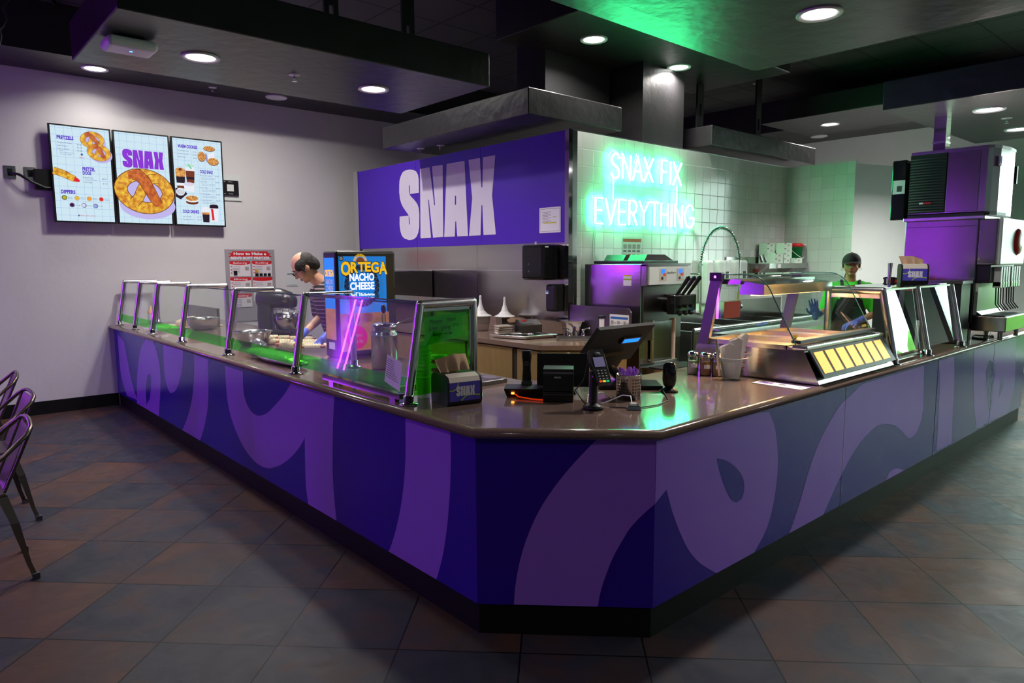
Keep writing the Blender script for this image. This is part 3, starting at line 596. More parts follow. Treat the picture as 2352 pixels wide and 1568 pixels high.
# ============================================================ things on the front counter
TZ = .9158
def frame_mat(ax, ay, az, o):      # local axes -> world
    return Matrix(((ax[0], ay[0], az[0], o[0]), (ax[1], ay[1], az[1], o[1]), (ax[2], ay[2], az[2], o[2]), (0, 0, 0, 1)))
M['navy'] = mat('blue_violet_label', srgb(72, 62, 170), .4); M['lime'] = mat('lime_ink', srgb(150, 180, 50), .5)
M['kraft'] = mat('kraft_napkin', srgb(196, 160, 130), .9, bump=.3, bscale=30); M['cream'] = mat('cream_strip', srgb(205, 190, 180), .5)
def napkin_box(loc, rz, label, sheet=0, back=0):
    t = thing('napkin_dispenser', label, 'napkin dispenser', loc, rz, 'tabletop napkin dispensers')
    b = MB(); prof = [(-.105, .0), (.066, .0), (.07, .02), (.07, .11), (.062, .135), (.035, .148), (-.06, .148), (-.10, .135), (-.112, .11), (-.112, .02)]
    b.prism([(-.093, y, z) for y, z in prof], (.186, 0, 0), 'black'); b.build('body', t, world=False, bev=.008, seg=3)
    b = MB(); b.add([(-.082, -.1128, .022), (.082, -.1128, .022), (.082, -.1128, .112), (-.082, -.1128, .112)], [(0, 1, 2, 3)], 'navy')
    def arc(P, w): 
        for p, q in zip(P, P[1:]):
            d = V((q[0]-p[0], q[1]-p[1])).normalized(); n = V((-d.y, d.x))*w
            b.add([(p[0]-n.x, -.1133, p[1]-n.y), (q[0]-n.x, -.1133, q[1]-n.y), (q[0]+n.x, -.1133, q[1]+n.y), (p[0]+n.x, -.1133, p[1]+n.y)], [(0, 1, 2, 3)], 'lime')
    arc([(-.082, .075), (-.066, .073), (-.05, .08), (-.04, .093), (-.037, .111)], .003); arc([(-.02, .024), (-.008, .036), (.006, .045), (.03, .049), (.055, .047), (.081, .044)], .003)
    logo(b, (-.048, -.1136, .046), (1, 0, 0), (0, 0, 1), .1, .048, 'signwhite', 'navy', (0, -.0004, 0)); b.build('front_label', t, world=False)
    b = MB(); b.add([(-.082, -.113, .113), (.082, -.113, .113), (.082, -.102, .136), (-.082, -.102, .136), (.082, -.06, .1495), (-.082, -.06, .1495)], [(0, 1, 2, 3), (3, 2, 4, 5)], 'cream'); b.build('window_strip', t, world=False)
    # crumpled napkin standing out of the slot
    vs = []; nx, nz = 14, 6
    for j in range(nz+1):
        for i in range(nx+1):
            a = i/nx; c = j/nz; x = -.075+.15*a; z = .14+.085*c*(1-.35*abs(a-.55)) + (.018*a if sheet == 0 else -.03*a*c)
            y = -.01+.014*sin(a*19)*(1-c)*.9+.02*c+.01*sin(a*5+c*2); vs.append((x*(1+.12*c)-.012*c, y, z))
    n = nx+1; b = MB(); b.add(vs, [(j*n+i, j*n+i+1, (j+1)*n+i+1, (j+1)*n+i) for j in range(nz) for i in range(nx)], 'kraft', True); b.build('napkin', t, world=False)
    return t
napkin_box((.257, 1.014, TZ), radians(-10), 'black napkin dispenser with blue label beside the end of the left sneeze guard')
nb = napkin_box((4.16, .285, 1.416), radians(-62), 'napkin dispenser standing up on the glass top of the right sneeze guard', 1)
# ---- network box, red cable
t = thing('network_box', 'low black network box with glowing orange port, left of the receipt printer', 'network box', (.62, .88, TZ), radians(-47))
b = MB(); b.frus((0, 0), (.10, .055), (.115, .07), .0, .045, 'black'); b.build('case', t, world=False, bev=.005)
b = MB(); b.box(-.075, -.06, -.071, -.068, .018, .026, mat('orange_led', (1, .3, .02), emis=(1, .25, .02), es=8)); b.build('port_light', t, world=False)
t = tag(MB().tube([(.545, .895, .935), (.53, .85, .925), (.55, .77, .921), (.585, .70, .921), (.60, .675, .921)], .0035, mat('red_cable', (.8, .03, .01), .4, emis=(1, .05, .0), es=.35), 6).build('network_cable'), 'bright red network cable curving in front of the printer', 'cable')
# ---- cordless phone
t = thing('cordless_phone', 'black cordless handset standing in its silver cradle behind the network box', 'phone', (.665, .93, TZ+.045), radians(-47))
b = MB(); b.frus((0, 0), (.028, .03), (.026, .026), 0, .022, 'rubber'); b.build('cradle', t, world=False, bev=.003)
b = MB(); b.loops([[V((x*w, y*.016+o, z)) for x, y in ((-1, -1), (-.6, -1.4), (.6, -1.4), (1, -1), (1, 1), (-1, 1))] for z, w, o in ((.012, .022, 0), (.04, .023, 0), (.08, .020, .002), (.11, .020, .002), (.15, .025, 0), (.17, .024, 0), (.178, .02, 0))], 'black'); b.build('handset', t, world=False)
b = MB(); b.box(-.011, .011, -.026, -.0225, .1, .125, 'rubber').box(-.012, .012, -.027, -.0225, .045, .06, 'mattblack'); b.build('keypad', t, world=False)
# ---- tall black screen back behind printer
t = thing('tablet_screen', 'black flat screen with its back to the viewer, behind the receipt printer', 'screen', (.79, .79, TZ), radians(-47))
b = MB(); b.prism([(-.135, 0, .035), (.135, 0, .035), (.135, .03, .205), (-.135, .03, .205)], (0, .012, 0), 'mattblack'); b.build('panel', t, world=False, bev=.003)
b = MB(); b.frus((0, .04), (.07, .06), (.03, .02), 0, .05, 'black'); b.build('foot', t, world=False, bev=.003)
# ---- printer
t = thing('receipt_printer', 'black cube receipt printer with small white lettering on its front', 'printer', (.664, .697, TZ), radians(-47))
b = MB(); b.box(-.074, .074, -.075, .07, 0, .05, 'black'); b.build('base', t, world=False, bev=.004)
b = MB(); b.prism([(-.074, -.078, .054), (-.074, -.07, .125), (-.074, -.055, .16), (-.074, .07, .16), (-.074, .07, .054)], (.148, 0, 0), 'black'); b.build('cover', t, world=False, bev=.004)
b = MB(); b.add([(-.072, -.0735, .138), (.072, -.0735, .138), (.072, -.0665, .148), (-.072, -.0665, .148)], [(0, 1, 2, 3)], 'rubber').box(-.072, .072, -.079, -.0755, .036, .04, 'rubber'); b.build('paper_slot', t, world=False)
MB().text('EPSON', (-.018, -.0735, .118), (1, 0, 0), (0, .1, 1), .03, .007, 'white', .02).build('brand_lettering', t, world=False)
# ---- card terminal on pole
t = thing('card_terminal', 'card payment terminal with lit keypad on a black round-footed pole', 'payment terminal', (.622, .428, TZ))
b = MB(); b.lathe([(0, 0), (.046, 0), (.049, .004), (.048, .014), (.040, .021), (.026, .025), (.0215, .03), (0, .03)], (.622, .428, TZ), 'black', 32); b.build('foot', t)
b = MB(); b.cyl((.622, .428, TZ+.02), (.622, .428, TZ+.175), .0205, 'black', seg=24); b.ell((.622, .428, TZ+.175), (.0205, .0205, .008), 'black'); b.build('pole', t)
b = MB(); b.ell((.603, .417, TZ+.155), (.004, .004, .005), mat('violet_button', (.4, .15, .6), .4), 10, 6); b.build('pole_button', t)
nv = V((-.30, -.80, .52)).normalized(); dv_ = (V((0, 0, -1))-nv*(-nv.z)).normalized(); uv_ = nv.cross(dv_)*-1; uv_ = dv_.cross(nv)*-1
if uv_.dot(_R) < 0: uv_ = -uv_
o_ = V((.648, .412, TZ+.197))
b = MB(); b.T = frame_mat(uv_, -dv_, nv, o_)
b.prism([(-.035, -.085, -.028), (.035, -.085, -.028), (.040, .03, -.032), (.034, .088, -.03), (-.034, .088, -.03), (-.040, .03, -.032)], (0, 0, .032), 'black'); b.build('housing', t, bev=.006, seg=3)
b = MB(); b.T = frame_mat(uv_, -dv_, nv, o_); b.box(-.027, .027, -.001, .048, .001, .0035, mat('grey_lcd', srgb(120, 115, 150), .2, emis=srgb(120, 112, 150), es=.25)); b.build('display', t)
b = MB(); b.T = frame_mat(uv_, -dv_, nv, o_); b.ell((0, .064, .002), (.018, .011, .004), 'rubber', 16, 8); b.box(-.016, .010, .082, .087, -.012, -.0, mat('tan_label', srgb(180, 140, 110), .5)); b.build('reader_lamp', t)
kc = [mat('key_red', (.7, .03, .01), .4, emis=(1, .1, .02), es=.5), mat('key_yellow', (.8, .6, .02), .4, emis=(1, .8, .05), es=.5), mat('key_green', (.0, .4, .1), .4, emis=(0, .8, .3), es=.4)]
for r_ in range(5):
    for c_ in range(3):
        if r_ == 4:
            b = MB(); b.T = frame_mat(uv_, -dv_, nv, o_); b.box(-.025+c_*.018, -.011+c_*.018, -.078, -.069, .001, .005, kc[c_]); b.build('colour_key', t)
        else:
            b = MB(); b.T = frame_mat(uv_, -dv_, nv, o_); x = -.025+c_*.018; y = -.016-r_*.0135; b.box(x, x+.014, y-.009, y, .001, .004, 'rubber'); b.box(x+.004, x+.010, y-.0065, y-.003, .004, .0044, 'white'); b.build('key', t)
b = MB(); b.cyl((.622, .428, TZ+.165), o_-nv*.02, .018, 'black', seg=12); b.build('swivel', t)
P = [o_+nv*-.02-dv_*.06-uv_*.034, (.60, .47, 1.05), (.575, .5, 1.0), (.59, .47, .955), (.61, .45, .925)]
tag(MB().tube([V(p) for p in P], .0028, 'black', 6).build('terminal_cord'), 'thin black cord looping down from the card terminal', 'cord')
# ---- pierced canister with spoons
M['violetspoon'] = mat('violet_plastic_spoon', srgb(165, 95, 215), .4)
t = thing('utensil_canister', 'round pierced steel canister crammed with violet spoons', 'canister', (.935, .475, TZ))
b = MB(); b.lathe([(.0, .0), (.062, 0), (.062, .12), (.0635, .123), (.062, .125), (.059, .123), (.059, .01), (0, .01)], (.935, .475, TZ), 'steel', 40)
for k in range(26):
    a = radians(-190+k*14)
    if k % 5 == 4: continue
    for j in range(6):
        c0 = V((.935+.0622*cos(a), .475+.0622*sin(a), TZ+.022+j*.0155)); n_ = V((cos(a), sin(a), 0)); u_ = V((-sin(a), cos(a), 0)); b.add([c0+n_*.0004+u_*.0034*cos(q*pi/4)+V((0, 0, 1))*.0038*sin(q*pi/4) for q in range(8)], [tuple(range(8))], 'mattblack')
b.build('canister', t)
spoon = None
for k in range(30):
    a = k*2.4; r0 = .05*sqrt((k+.5)/30); x, y = .935+r0*cos(a), .475+r0*sin(a); tl = V((cos(a)*.3, sin(a)*.3, 1)).normalized(); h = .125+random.random()*.025
    b = MB(); p0 = V((x-tl.x*.08, y-tl.y*.08, TZ+.015)); p1 = V((x, y, TZ+h)); b.tube([p0, p0.lerp(p1, .8)], .0025, 'violetspoon', 5)
    u_ = V((cos(a*1.7), sin(a*1.7), 0)); b.ell(p1, (.0075, .002, .014), 'violetspoon', 8, 6, rot=Matrix.Rotation(a*1.7, 3, 'Z')); o = b.build('plastic_spoon')
    tag(o, 'violet plastic spoon sticking up in the pierced steel canister', 'spoon', 'violet spoons in the pierced canister')
# ---- POS base, monitor, scanner
M['gloss'] = mat('glossy_black_plastic', (.01, .01, .011), .08)
t = thing('cash_register_screen', 'large tilted black register monitor seen from behind with small blue customer display', 'monitor', (1.19, .72, TZ))
b = MB(); b.T = Matrix.Translation((1.19, .68, TZ)) @ Matrix.Rotation(radians(-44), 4, 'Z'); b.box(-.17, .17, -.10, .10, .004, .022, 'gloss'); b.build('base_plate', t, bev=.004)
b = MB(); q = [V((.925, .66, 1.245)), V((1.395, .66, 1.245)), V((1.395, .835, 1.035)), V((.925, .835, 1.035))]; nn_ = (q[1]-q[0]).cross(q[3]-q[0]).normalized(); nn_ = nn_ if nn_.y > 0 else -nn_
b.prism(q, nn_*.022, 'mattblack'); b.build('screen_shell', t, bev=.006, seg=3)
b = MB(); m_ = V((1.15, .80, 1.06)); b.prism([m_+V((-.11, 0, .05)), m_+V((.12, 0, .05)), m_+V((.09, .05, -.04)), m_+V((-.07, .05, -.04))], (0, -.035, -.03), 'mattblack'); b.build('rear_housing', t, bev=.006)
b = MB(); b.tube([(1.17, .83, 1.05), (1.20, .82, 1.0), (1.22, .76, .95), (1.22, .72, .935)], .028, 'black', 12); b.build('neck', t)
un = (q[2]-q[1]).normalized(); P0 = q[0]-nn_*.0005+V((.245, 0, 0))+un*.075
b = MB(); b.prism([P0, P0+V((.16, 0, 0)), P0+V((.16, 0, 0))+un*.045, P0+un*.045], nn_*-.012, 'black'); b.build('display_housing', t)
P1 = P0+V((.012, 0, 0))+un*.008-nn_*.0125
b = MB(); b.add([P1, P1+V((.136, 0, 0)), P1+V((.136, 0, 0))+un*.028, P1+un*.028], [(0, 1, 2, 3)], mat('blue_customer_display', (0, .1, .8), .3, emis=(.0, .16, 1), es=1.6)); b.build('blue_display', t)
t = thing('barcode_scanner', 'upright black oval barcode scanner with green glint on top, right of the spoons', 'scanner', (1.235, .445, TZ))
b = MB(); b.lathe([(0, 0), (.046, 0), (.044, .008), (.028, .018), (.018, .03), (0, .03)], (1.235, .445, TZ), 'black', 24); b.build('foot', t)
b = MB(); b.T = Matrix.Translation((1.235, .445, TZ)) @ Matrix.Rotation(radians(-47), 4, 'Z'); b.loops([[V((.036*w*cos(a), .024*w*sin(a), z)) for a in [2*pi*k/20 for k in range(20)]] for z, w in ((.022, .55), (.035, .85), (.06, 1), (.11, 1), (.135, .93), (.150, .7), (.155, .4))], 'gloss'); b.build('head', t)
# ---- little chrome reader with white cable
t = thing('card_reader_puck', 'small chrome wedge at the counter edge with a white cable plugged in', 'card reader', (.757, .30, TZ), radians(-47))
b = MB(); b.frus((0, 0), (.035, .032), (.026, .028), 0, .02, 'chrome'); b.build('body', t, world=False, bev=.003)
b = MB(); b.frus((-.0, .01), (.016, .013), (.014, .011), .02, .026, 'whiteplast'); b.build('plug', t, world=False)
tag(MB().tube([(.757, .31, TZ+.022), (.79, .345, TZ+.05), (.80, .40, TZ+.045), (.76, .45, TZ+.015), (.70, .46, TZ+.004), (.68, .52, TZ+.004), (.74, .57, TZ+.03), (.82, .55, TZ+.035), (.86, .52, TZ+.004)], .0028, 'whiteplast', 6).build('white_cable'), 'white cable arching from the chrome card reader past the spoon canister', 'cable')
tag(MB().tube([(.70, .40, TZ+.003), (.74, .335, TZ+.003), (.80, .29, TZ+.003), (.90, .27, TZ+.003), (1.03, .30, TZ+.003), (1.12, .38, TZ+.003), (1.19, .45, TZ+.008)], .0028, 'rubber', 6).build('scanner_cable'), 'dark cable looping across the counter to the barcode scanner', 'cable')
# ---- slim metal box near napkins + plastic bag
t = thing('metal_tray_lid', 'low grey metal box on the counter behind the left napkin dispenser', 'box', (.70, 1.33, TZ))
b = MB(); b.box(.62, .80, 1.24, 1.42, TZ, TZ+.022, 'steeldark'); b.build('box', t, bev=.002); MB().box(.70, .78, 1.28, 1.38, TZ+.022, TZ+.026, 'alu').build('lid_plate', t)
M['film'] = mat('clear_crinkled_film', (.8, .8, .8), .15, trans=.0, alpha=.35, bump=.8, bscale=18)
def crumple(c, r, m, seed, amp=.35, seg=20):
    b = MB(); b.ell(c, r, m, seg, seg//2); c = V(c)
    for i, v in enumerate(b.v):
        n = noise.noise((v-c)*(3/max(r)*.6)+V((seed, 0, 0))); n2 = noise.noise((v-c)*(3/max(r)*2)+V((seed, 5, 0))); b.v[i] = c+(v-c)*(1+amp*n+amp*.5*n2)
        b.v[i].z = max(b.v[i].z, c.z-r[2]*.9)
    return b
b = crumple((1.02, .98, TZ+.075), (.07, .07, .085), 'film', 3); tag(b.build('plastic_bag'), 'crumpled clear plastic bag standing between printer and register monitor', 'plastic bag')
# ---- shakers
def shaker(x, y, colr, label, lab=True):
    t = thing('seasoning_shaker', label, 'shaker', (x, y, TZ), group='glass seasoning shakers')
    m = mat('seasoning_powder', colr, .8, var=.15, vscale=60)
    b = MB(); b.lathe([(0, .004), (.029, .004), (.029, .082), (0, .082)], (0, 0, 0), m, 20); b.build('contents', t, world=False)
    b = MB(); b.lathe([(0, .0), (.032, .0), (.033, .01), (.033, .10), (.030, .112), (.030, .118)], (0, 0, 0), 'glass', 20)
    b.build('jar', t, world=False)
    b = MB(); b.lathe([(.033, .112), (.034, .122), (.030, .134), (.018, .140), (0, .142)], (0, 0, 0), 'chrome', 20); b.build('lid', t, world=False)
    if lab:
        b = MB()
        for k in range(6):
            a0, a1 = radians(-165+k*12), radians(-153+k*12); b.add([(.0335*cos(a0), .0335*sin(a0), .045), (.0335*cos(a1), .0335*sin(a1), .045), (.0335*cos(a1), .0335*sin(a1), .068), (.0335*cos(a0), .0335*sin(a0), .068)], [(0, 1, 2, 3)], 'white')
        b.build('paper_label', t, world=False)
    return t
shaker(1.80, .68, srgb(215, 205, 180), 'shaker of pale salt, leftmost of the three by the paper bags'); shaker(1.815, .60, srgb(190, 120, 60), 'shaker of brown cinnamon sugar, middle of the three'); shaker(1.845, .54, srgb(215, 170, 110), 'shaker of tan seasoning, rightmost, touching the bag cup')
# ---- paper bag cup
t = thing('clear_bag_holder', 'clear plastic cup holding white paper pretzel bags left of the food warmer', 'holder', (1.81, .415, TZ))
b = MB()
for s0, s1, z0, z1 in ((.04, .052, .002, .105),):
    b.add([(1.81+a*s0*1.05, .415+e*s0, TZ+z0) for a, e in ((-1, -1), (1, -1), (1, 1), (-1, 1))]+[(1.81+a*s1*1.05, .415+e*s1, TZ+z1) for a, e in ((-1, -1), (1, -1), (1, 1), (-1, 1))], [(0, 1, 5, 4), (1, 2, 6, 5), (2, 3, 7, 6), (3, 0, 4, 7)], 'cupglass')
b.tube([(1.81+a*.06, .415+e*.058, TZ+.125) for a, e in ((-1, -1), (1, -1), (1, 1), (-1, 1), (-1, -1))], .002, 'whiteplast', 6); b.build('cup', t)
M['bagpaper'] = mat('white_bag_paper', (.88, .85, .86), .8, bump=.3, bscale=25); M['redink'] = mat('red_ink', (.55, .04, .05), .7)
rg = random.Random(11)
for k in range(12):
    e = k/11; tw = radians(-41.5+rg.uniform(-28, 28)); dxy = V((cos(tw), sin(tw), 0)); dp = V((-sin(tw), cos(tw), 0)); v0 = V((.75, -.66, 0))
    base = V((1.81, .415, TZ+.006))+V((.66, .75, 0))*(.026-.052*((k*5) % 12)/11)+v0*(-.016+.032*e); w = .020
    h = .185+.07*e+rg.uniform(-.012, .016); ln = v0*(-.040+.085*e+rg.uniform(-.006, .006)); wt = .026; b = MB()
    P = [base-dxy*w, base+dxy*w, base+ln+dxy*wt+V((0, 0, h-.006)), base+ln+dxy*wt*.2+V((0, 0, h+.006)), base+ln-dxy*wt+V((0, 0, h-.012))]
    b.prism(P, dp*.0022, 'bagpaper')
    if k in (5, 8, 11):
        for j in range(5): p = P[0].lerp(P[4], .25+j*.12)+dxy*.03-V((.66, .75, 0))*.0006; b.add([p, p+dxy*.03, p+dxy*.03+V((0, 0, .006)), p+V((0, 0, .006))], [(0, 1, 2, 3)], 'redink')
    tag(b.build('paper_bag'), 'white waxed paper bag standing with the others in the clear cup', 'paper bag', 'white paper bags in the clear cup')
t = tag(MB().cyl((1.765, .475, TZ+.02), (1.735, .485, TZ+.235), .008, 'chrome', .009, 12).build('tongs_handle'), 'steel tong handle leaning out of the back of the clear cup', 'tongs')
# ---- paper strip with logo
t = thing('paper_menu_strip', 'white paper strip with a purple logo lying on the counter before the warmer', 'paper', (1.83, .14, TZ))
b = MB(); qq = [V((1.788, .284, TZ+.001)), V((1.885, .29, TZ+.001)), V((1.872, -.013, TZ+.001)), V((1.773, -.006, TZ+.001))]; b.prism(qq, (0, 0, .0008), 'white'); b.build('sheet', t)
b = MB(); b.T = frame_mat((0, -1, 0), (1, 0, 0), (0, 0, 1), (1.80, .272, TZ+.0021)); logo(b, (.0, .015, 0), (1, 0, 0), (0, 1, 0), .085, .05, 'signpurple', 'white', (0, 0, .0003)); b.box(.12, .16, .03, .05, 0, .0003, 'rubber').box(.24, .26, .02, .03, 0, .0003, 'rubber'); b.build('print', t)
# ============================================================ food warmer
t = thing('food_warmer', 'glass fronted heated food display with seven glowing amber tiles on its sloping front', 'food warmer', (2.5, .35, TZ))
WX0, WX1 = 1.955, 3.02
M['dimpost'] = mat('dim_brushed_post', (.16, .15, .155), .38, 1, bump=.02, bscale=50)
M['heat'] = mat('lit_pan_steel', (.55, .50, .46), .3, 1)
b = MB(); b.prism([(WX0, -.02, TZ+.004), (WX0, .075, 1.10), (WX0, .755, 1.085), (WX0, .80, TZ+.004)], (WX1-WX0, 0, 0), 'steelh'); b.build('cabinet', t, bev=.004)
# sloping front fascia
f0, f1 = V((WX0, -.028, .955)), V((WX0, .062, 1.098)); fd = (f1-f0); fn = V((0, -fd.z, fd.y)).normalized(); L_ = WX1-WX0
b = MB(); b.prism([f0+V((.02, 0, 0)), f0+V((L_-.02, 0, 0)), f1+V((L_-.02, 0, 0)), f1+V((.02, 0, 0))], fn*.01, 'black'); b.build('fascia', t, bev=.003)
AMB = mat('amber_backlit_tile', (1, .5, .1), .35, emis=(1, .37, .06), es=.80)
for k in range(7):
    x0 = .05+k*.137; b = MB(); b.prism([f0+fd*.13+fn*.0108+V((x0, 0, 0)), f0+fd*.13+fn*.0108+V((x0+.108, 0, 0)), f0+fd*.9+fn*.0108+V((x0+.108, 0, 0)), f0+fd*.9+fn*.0108+V((x0, 0, 0))], fn*.001, AMB); b.build('amber_tile', t)
b = MB(); b.box(WX0-.005, WX1+.005, .055, .145, 1.103, 1.128, 'alu'); b.build('front_rail', t, bev=.008)
b = MB(); b.box(WX0+.01, WX1-.01, .10, .155, 1.135, 1.155, 'rubber'); b.build('glass_rail', t, bev=.004)
# wells
b = MB(); b.box(WX0+.03, WX1-.03, .17, .72, 1.092, 1.097, 'heat')
for x in (2.32, 2.67): b.box(x-.01, x+.01, .17, .72, 1.09, 1.112, 'heat')
b.box(WX0+.02, WX1-.02, .155, .175, 1.09, 1.112, 'heat').box(WX0+.02, WX1-.02, .72, .74, 1.09, 1.115, 'heat'); b.build('heated_well', t)
for x0, x1 in ((1.99, 2.30), (2.34, 2.65), (2.69, 3.0)):
    b = MB()
    for a, c_, e, f in ((x0, x0+.008, .19, .70), (x1-.008, x1, .19, .70), (x0, x1, .19, .198), (x0, x1, .692, .70)): b.box(a, c_, e, f, 1.097, 1.118, 'heat')
    b.build('pan_rim', t)
for x in (WX0+.004, WX1-.03):
    b = MB(); b.prism([(x, .76, 1.06), (x, .69, 1.06), (x, .60, 1.515), (x, .67, 1.515)], (.026, 0, 0), M['dimpost']); b.build('post', t)
# curved glass
pr = [(.125+(.285-.125)*k/6, 1.13+(1.425-1.13)*k/6) for k in range(7)]
pr += [tuple((1-s_)**2*V((.285, 1.425))+2*s_*(1-s_)*V((.333, 1.513))+s_*s_*V((.43, 1.514))) for s_ in [k/7 for k in range(1, 8)]]; pr += [(.50, 1.514), (.665, 1.515)]
b = MB(); vs = [(x, y, z) for y, z in pr for x in (WX0+.005, WX1-.005)]; b.add(vs, [(2*i, 2*i+1, 2*i+3, 2*i+2) for i in range(len(pr)-1)], 'glass', True); b.build('curved_front_glass', t)
for x in (WX0+.005, WX1-.005):
    MB().tube([(x, y, z) for y, z in pr], .0035, 'glassedge', 6).build('glass_edge', t)
    b = MB(); b.poly([(x, y, z) for y, z in pr]+[(x, .72, 1.1)], 'glass'); b.build('end_glass', t)
b = MB(); b.box(WX0+.0, WX0+.035, .60, .68, 1.475, 1.525, 'black'); b.build('corner_bracket', t)
b = MB(); b.cyl((WX0-.004, .64, 1.50), (WX0+.002, .64, 1.50), .008, 'chrome', seg=12); b.build('bracket_screw', t)
# lamp canopy
b = MB(); b.prism([(WX0+.07, .36, 1.395), (WX0+.07, .36, 1.455), (WX0+.07, .50, 1.475), (WX0+.07, .52, 1.395)], (.90, 0, 0), 'steelh').box(WX0+.05, WX1-.05, .50, .66, 1.455, 1.485, 'steelh'); b.build('lamp_canopy', t)
HL = mat('heat_lamp_strip', (1, .6, .2), .4, emis=(1, .50, .15), es=9); b = MB(); b.box(WX0+.10, WX0+.93, .42, .46, 1.388, 1.394, HL); b.build('heat_lamp', t)
for x in (2.2, 2.75): lamp('AREA', 'heat_lamp_light', (x, .44, 1.385), 9, (1, .52, .18), (x, .44, 1.0), shape='RECTANGLE', size=.4, size_y=.06)
for x in (1.975, 2.93):
    b = MB(); b.add([(x, .163-.003, 1.16), (x+.07, .160-.003, 1.16), (x+.07, .163-.003, 1.178), (x, .163-.003, 1.178)], [(0, 1, 2, 3)], mat('yellow_sticker', (.6, .5, .02), .5)); b.box(x+.015, x+.055, .156, .158, 1.13, 1.16, 'black'); b.build('warning_sticker', t)
# plug under glass
# ============================================================ cheese dispenser, canister on left counter
t = thing('cheese_dispenser', 'tall black cheese dispenser with bright blue nacho cheese artwork', 'cheese dispenser', (.78, 2.85, TZ))
CX0, CX1, CY0, CY1, CZ = .535, 1.02, 2.75, 2.95, 1.68
b = MB(); b.box(CX0, CX1, CY0, CY1, TZ, CZ, 'black'); b.build('cabinet', t, bev=.02, seg=4)
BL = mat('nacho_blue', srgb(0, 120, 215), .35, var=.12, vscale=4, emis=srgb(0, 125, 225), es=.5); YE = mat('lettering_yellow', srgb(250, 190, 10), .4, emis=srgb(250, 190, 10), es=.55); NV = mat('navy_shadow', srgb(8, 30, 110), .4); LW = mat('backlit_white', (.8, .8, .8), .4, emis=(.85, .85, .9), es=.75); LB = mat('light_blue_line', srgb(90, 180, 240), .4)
OR = mat('sun_orange', srgb(240, 120, 30), .4)
y = CY0-.0015
def quad(b, x0, x1, z0, z1, m, yy): b.add([(x0, yy, z0), (x1, yy, z0), (x1, yy, z1), (x0, yy, z1)], [(0, 1, 2, 3)], m)
def disc(b, cx, cz, r, m, yy, seg=32, rz=None, a0=0, a1=360): rz = rz or r; b.add([(cx+r*cos(radians(a0+(a1-a0)*k/seg)), yy, cz+rz*sin(radians(a0+(a1-a0)*k/seg))) for k in range(seg if a1-a0 == 360 else seg+1)], [tuple(range(seg if a1-a0 == 360 else seg+1))], m)
b = MB(); quad(b, CX0+.02, CX1-.085, 1.03, CZ-.04, BL, y)
b.add([(CX1-.085, y, 1.03), (CX1-.085, y, 1.03)], [], BL)
cx, cz = .735, 1.43
for r_, m_, d_ in ((.185, LB, .0002), (.180, BL, .0003), (.172, LB, .0004), (.167, BL, .0005), (.152, NV, .0006), (.115, BL, .0010)): disc(b, cx, cz, r_*.93, m_, y-d_, rz=r_)
for k in range(24):
    a = 2*pi*k/24; a2 = a+.13; n_ = V((cos(a), 0, sin(a))); n2 = V((cos(a2), 0, sin(a2)))
    for p, q in ((n_*.115, n2*.150), (n_*.115, V((cos(a-.13), 0, sin(a-.13)))*.150)):
        p, q = V((cx+p.x*.93, y-.0008, cz+p.z)), V((cx+q.x*.93, y-.0008, cz+q.z)); d_ = (q-p).normalized(); w_ = V((-d_.z, 0, d_.x))*.0012; b.add([p-w_, q-w_, q+w_, p+w_], [(0, 1, 2, 3)], LB)
for k in range(17):
    a = radians(8+k*10.2); c_ = V((cx-.01, y-.0012, 1.602)); p, q = c_+V((cos(a), 0, sin(a)))*.036, c_+V((cos(a), 0, sin(a)))*.056; w_ = V((-sin(a), 0, cos(a)))*.0018; b.add([p-w_, q-w_*1.6, q+w_*1.6, p+w_], [(0, 1, 2, 3)], YE)
disc(b, cx-.01, 1.599, .034, OR, y-.0012, a0=0, a1=180); disc(b, .575, 1.625, .018, 'black', y-.0012); disc(b, .575, 1.625, .013, 'white', y-.0014)
b.build('front_artwork', t)
b = MB()
LET = 'ORTEGA'; ws = [.078, .060, .056, .050, .066, .072]; x = CX0+.035
for i, (c_, w_) in enumerate(zip(LET, ws)):
    h = (.092, .072, .064, .064, .072, .086)[i]; z0 = (1.51, 1.526, 1.534, 1.534, 1.526, 1.514)[i]
    b.text(c_, (x-.002, y-.0016, z0-.005), (1, 0, 0), (0, 0, 1), w_+.006, h+.008, NV, .05); b.text(c_, (x, y-.0022, z0), (1, 0, 0), (0, 0, 1), w_-.002, h, YE, .035); x += w_-.001
b.build('brand_lettering', t)
b = MB(); b.text('NACHO', (.635, y-.0018, 1.468), (1, 0, 0), (0, 0, 1), .20, .05, LW, .04); b.text('CHEESE', (.638, y-.0018, 1.405), (1, 0, 0), (0, 0, 1), .196, .05, LW, .04); b.build('lettering', t)
b = MB(); disc(b, CX1-.04, 1.33, .05, 'black', y-.0022, rz=.09); b.build('side_knob_recess', t)
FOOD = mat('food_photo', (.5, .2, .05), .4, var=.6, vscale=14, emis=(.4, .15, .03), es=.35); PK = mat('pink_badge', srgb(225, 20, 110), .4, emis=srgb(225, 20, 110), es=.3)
b = MB(); quad(b, CX0+.02, CX1-.07, .965, 1.235, FOOD, y-.0008)
for (fx, fz, fr, fc) in ((.66, 1.19, .05, srgb(190, 70, 60)), (.77, 1.20, .045, srgb(200, 120, 60)), (.86, 1.16, .05, srgb(215, 160, 40)), (.61, 1.10, .045, srgb(200, 120, 30)), (.84, 1.08, .05, srgb(160, 50, 40)), (.6, 1.21, .035, srgb(220, 160, 60))): disc(b, fx, fz, fr, mat('food_blob', fc, .5, var=.3, vscale=30), y-.0012, rz=fr*.8)
b.build('food_picture', t)
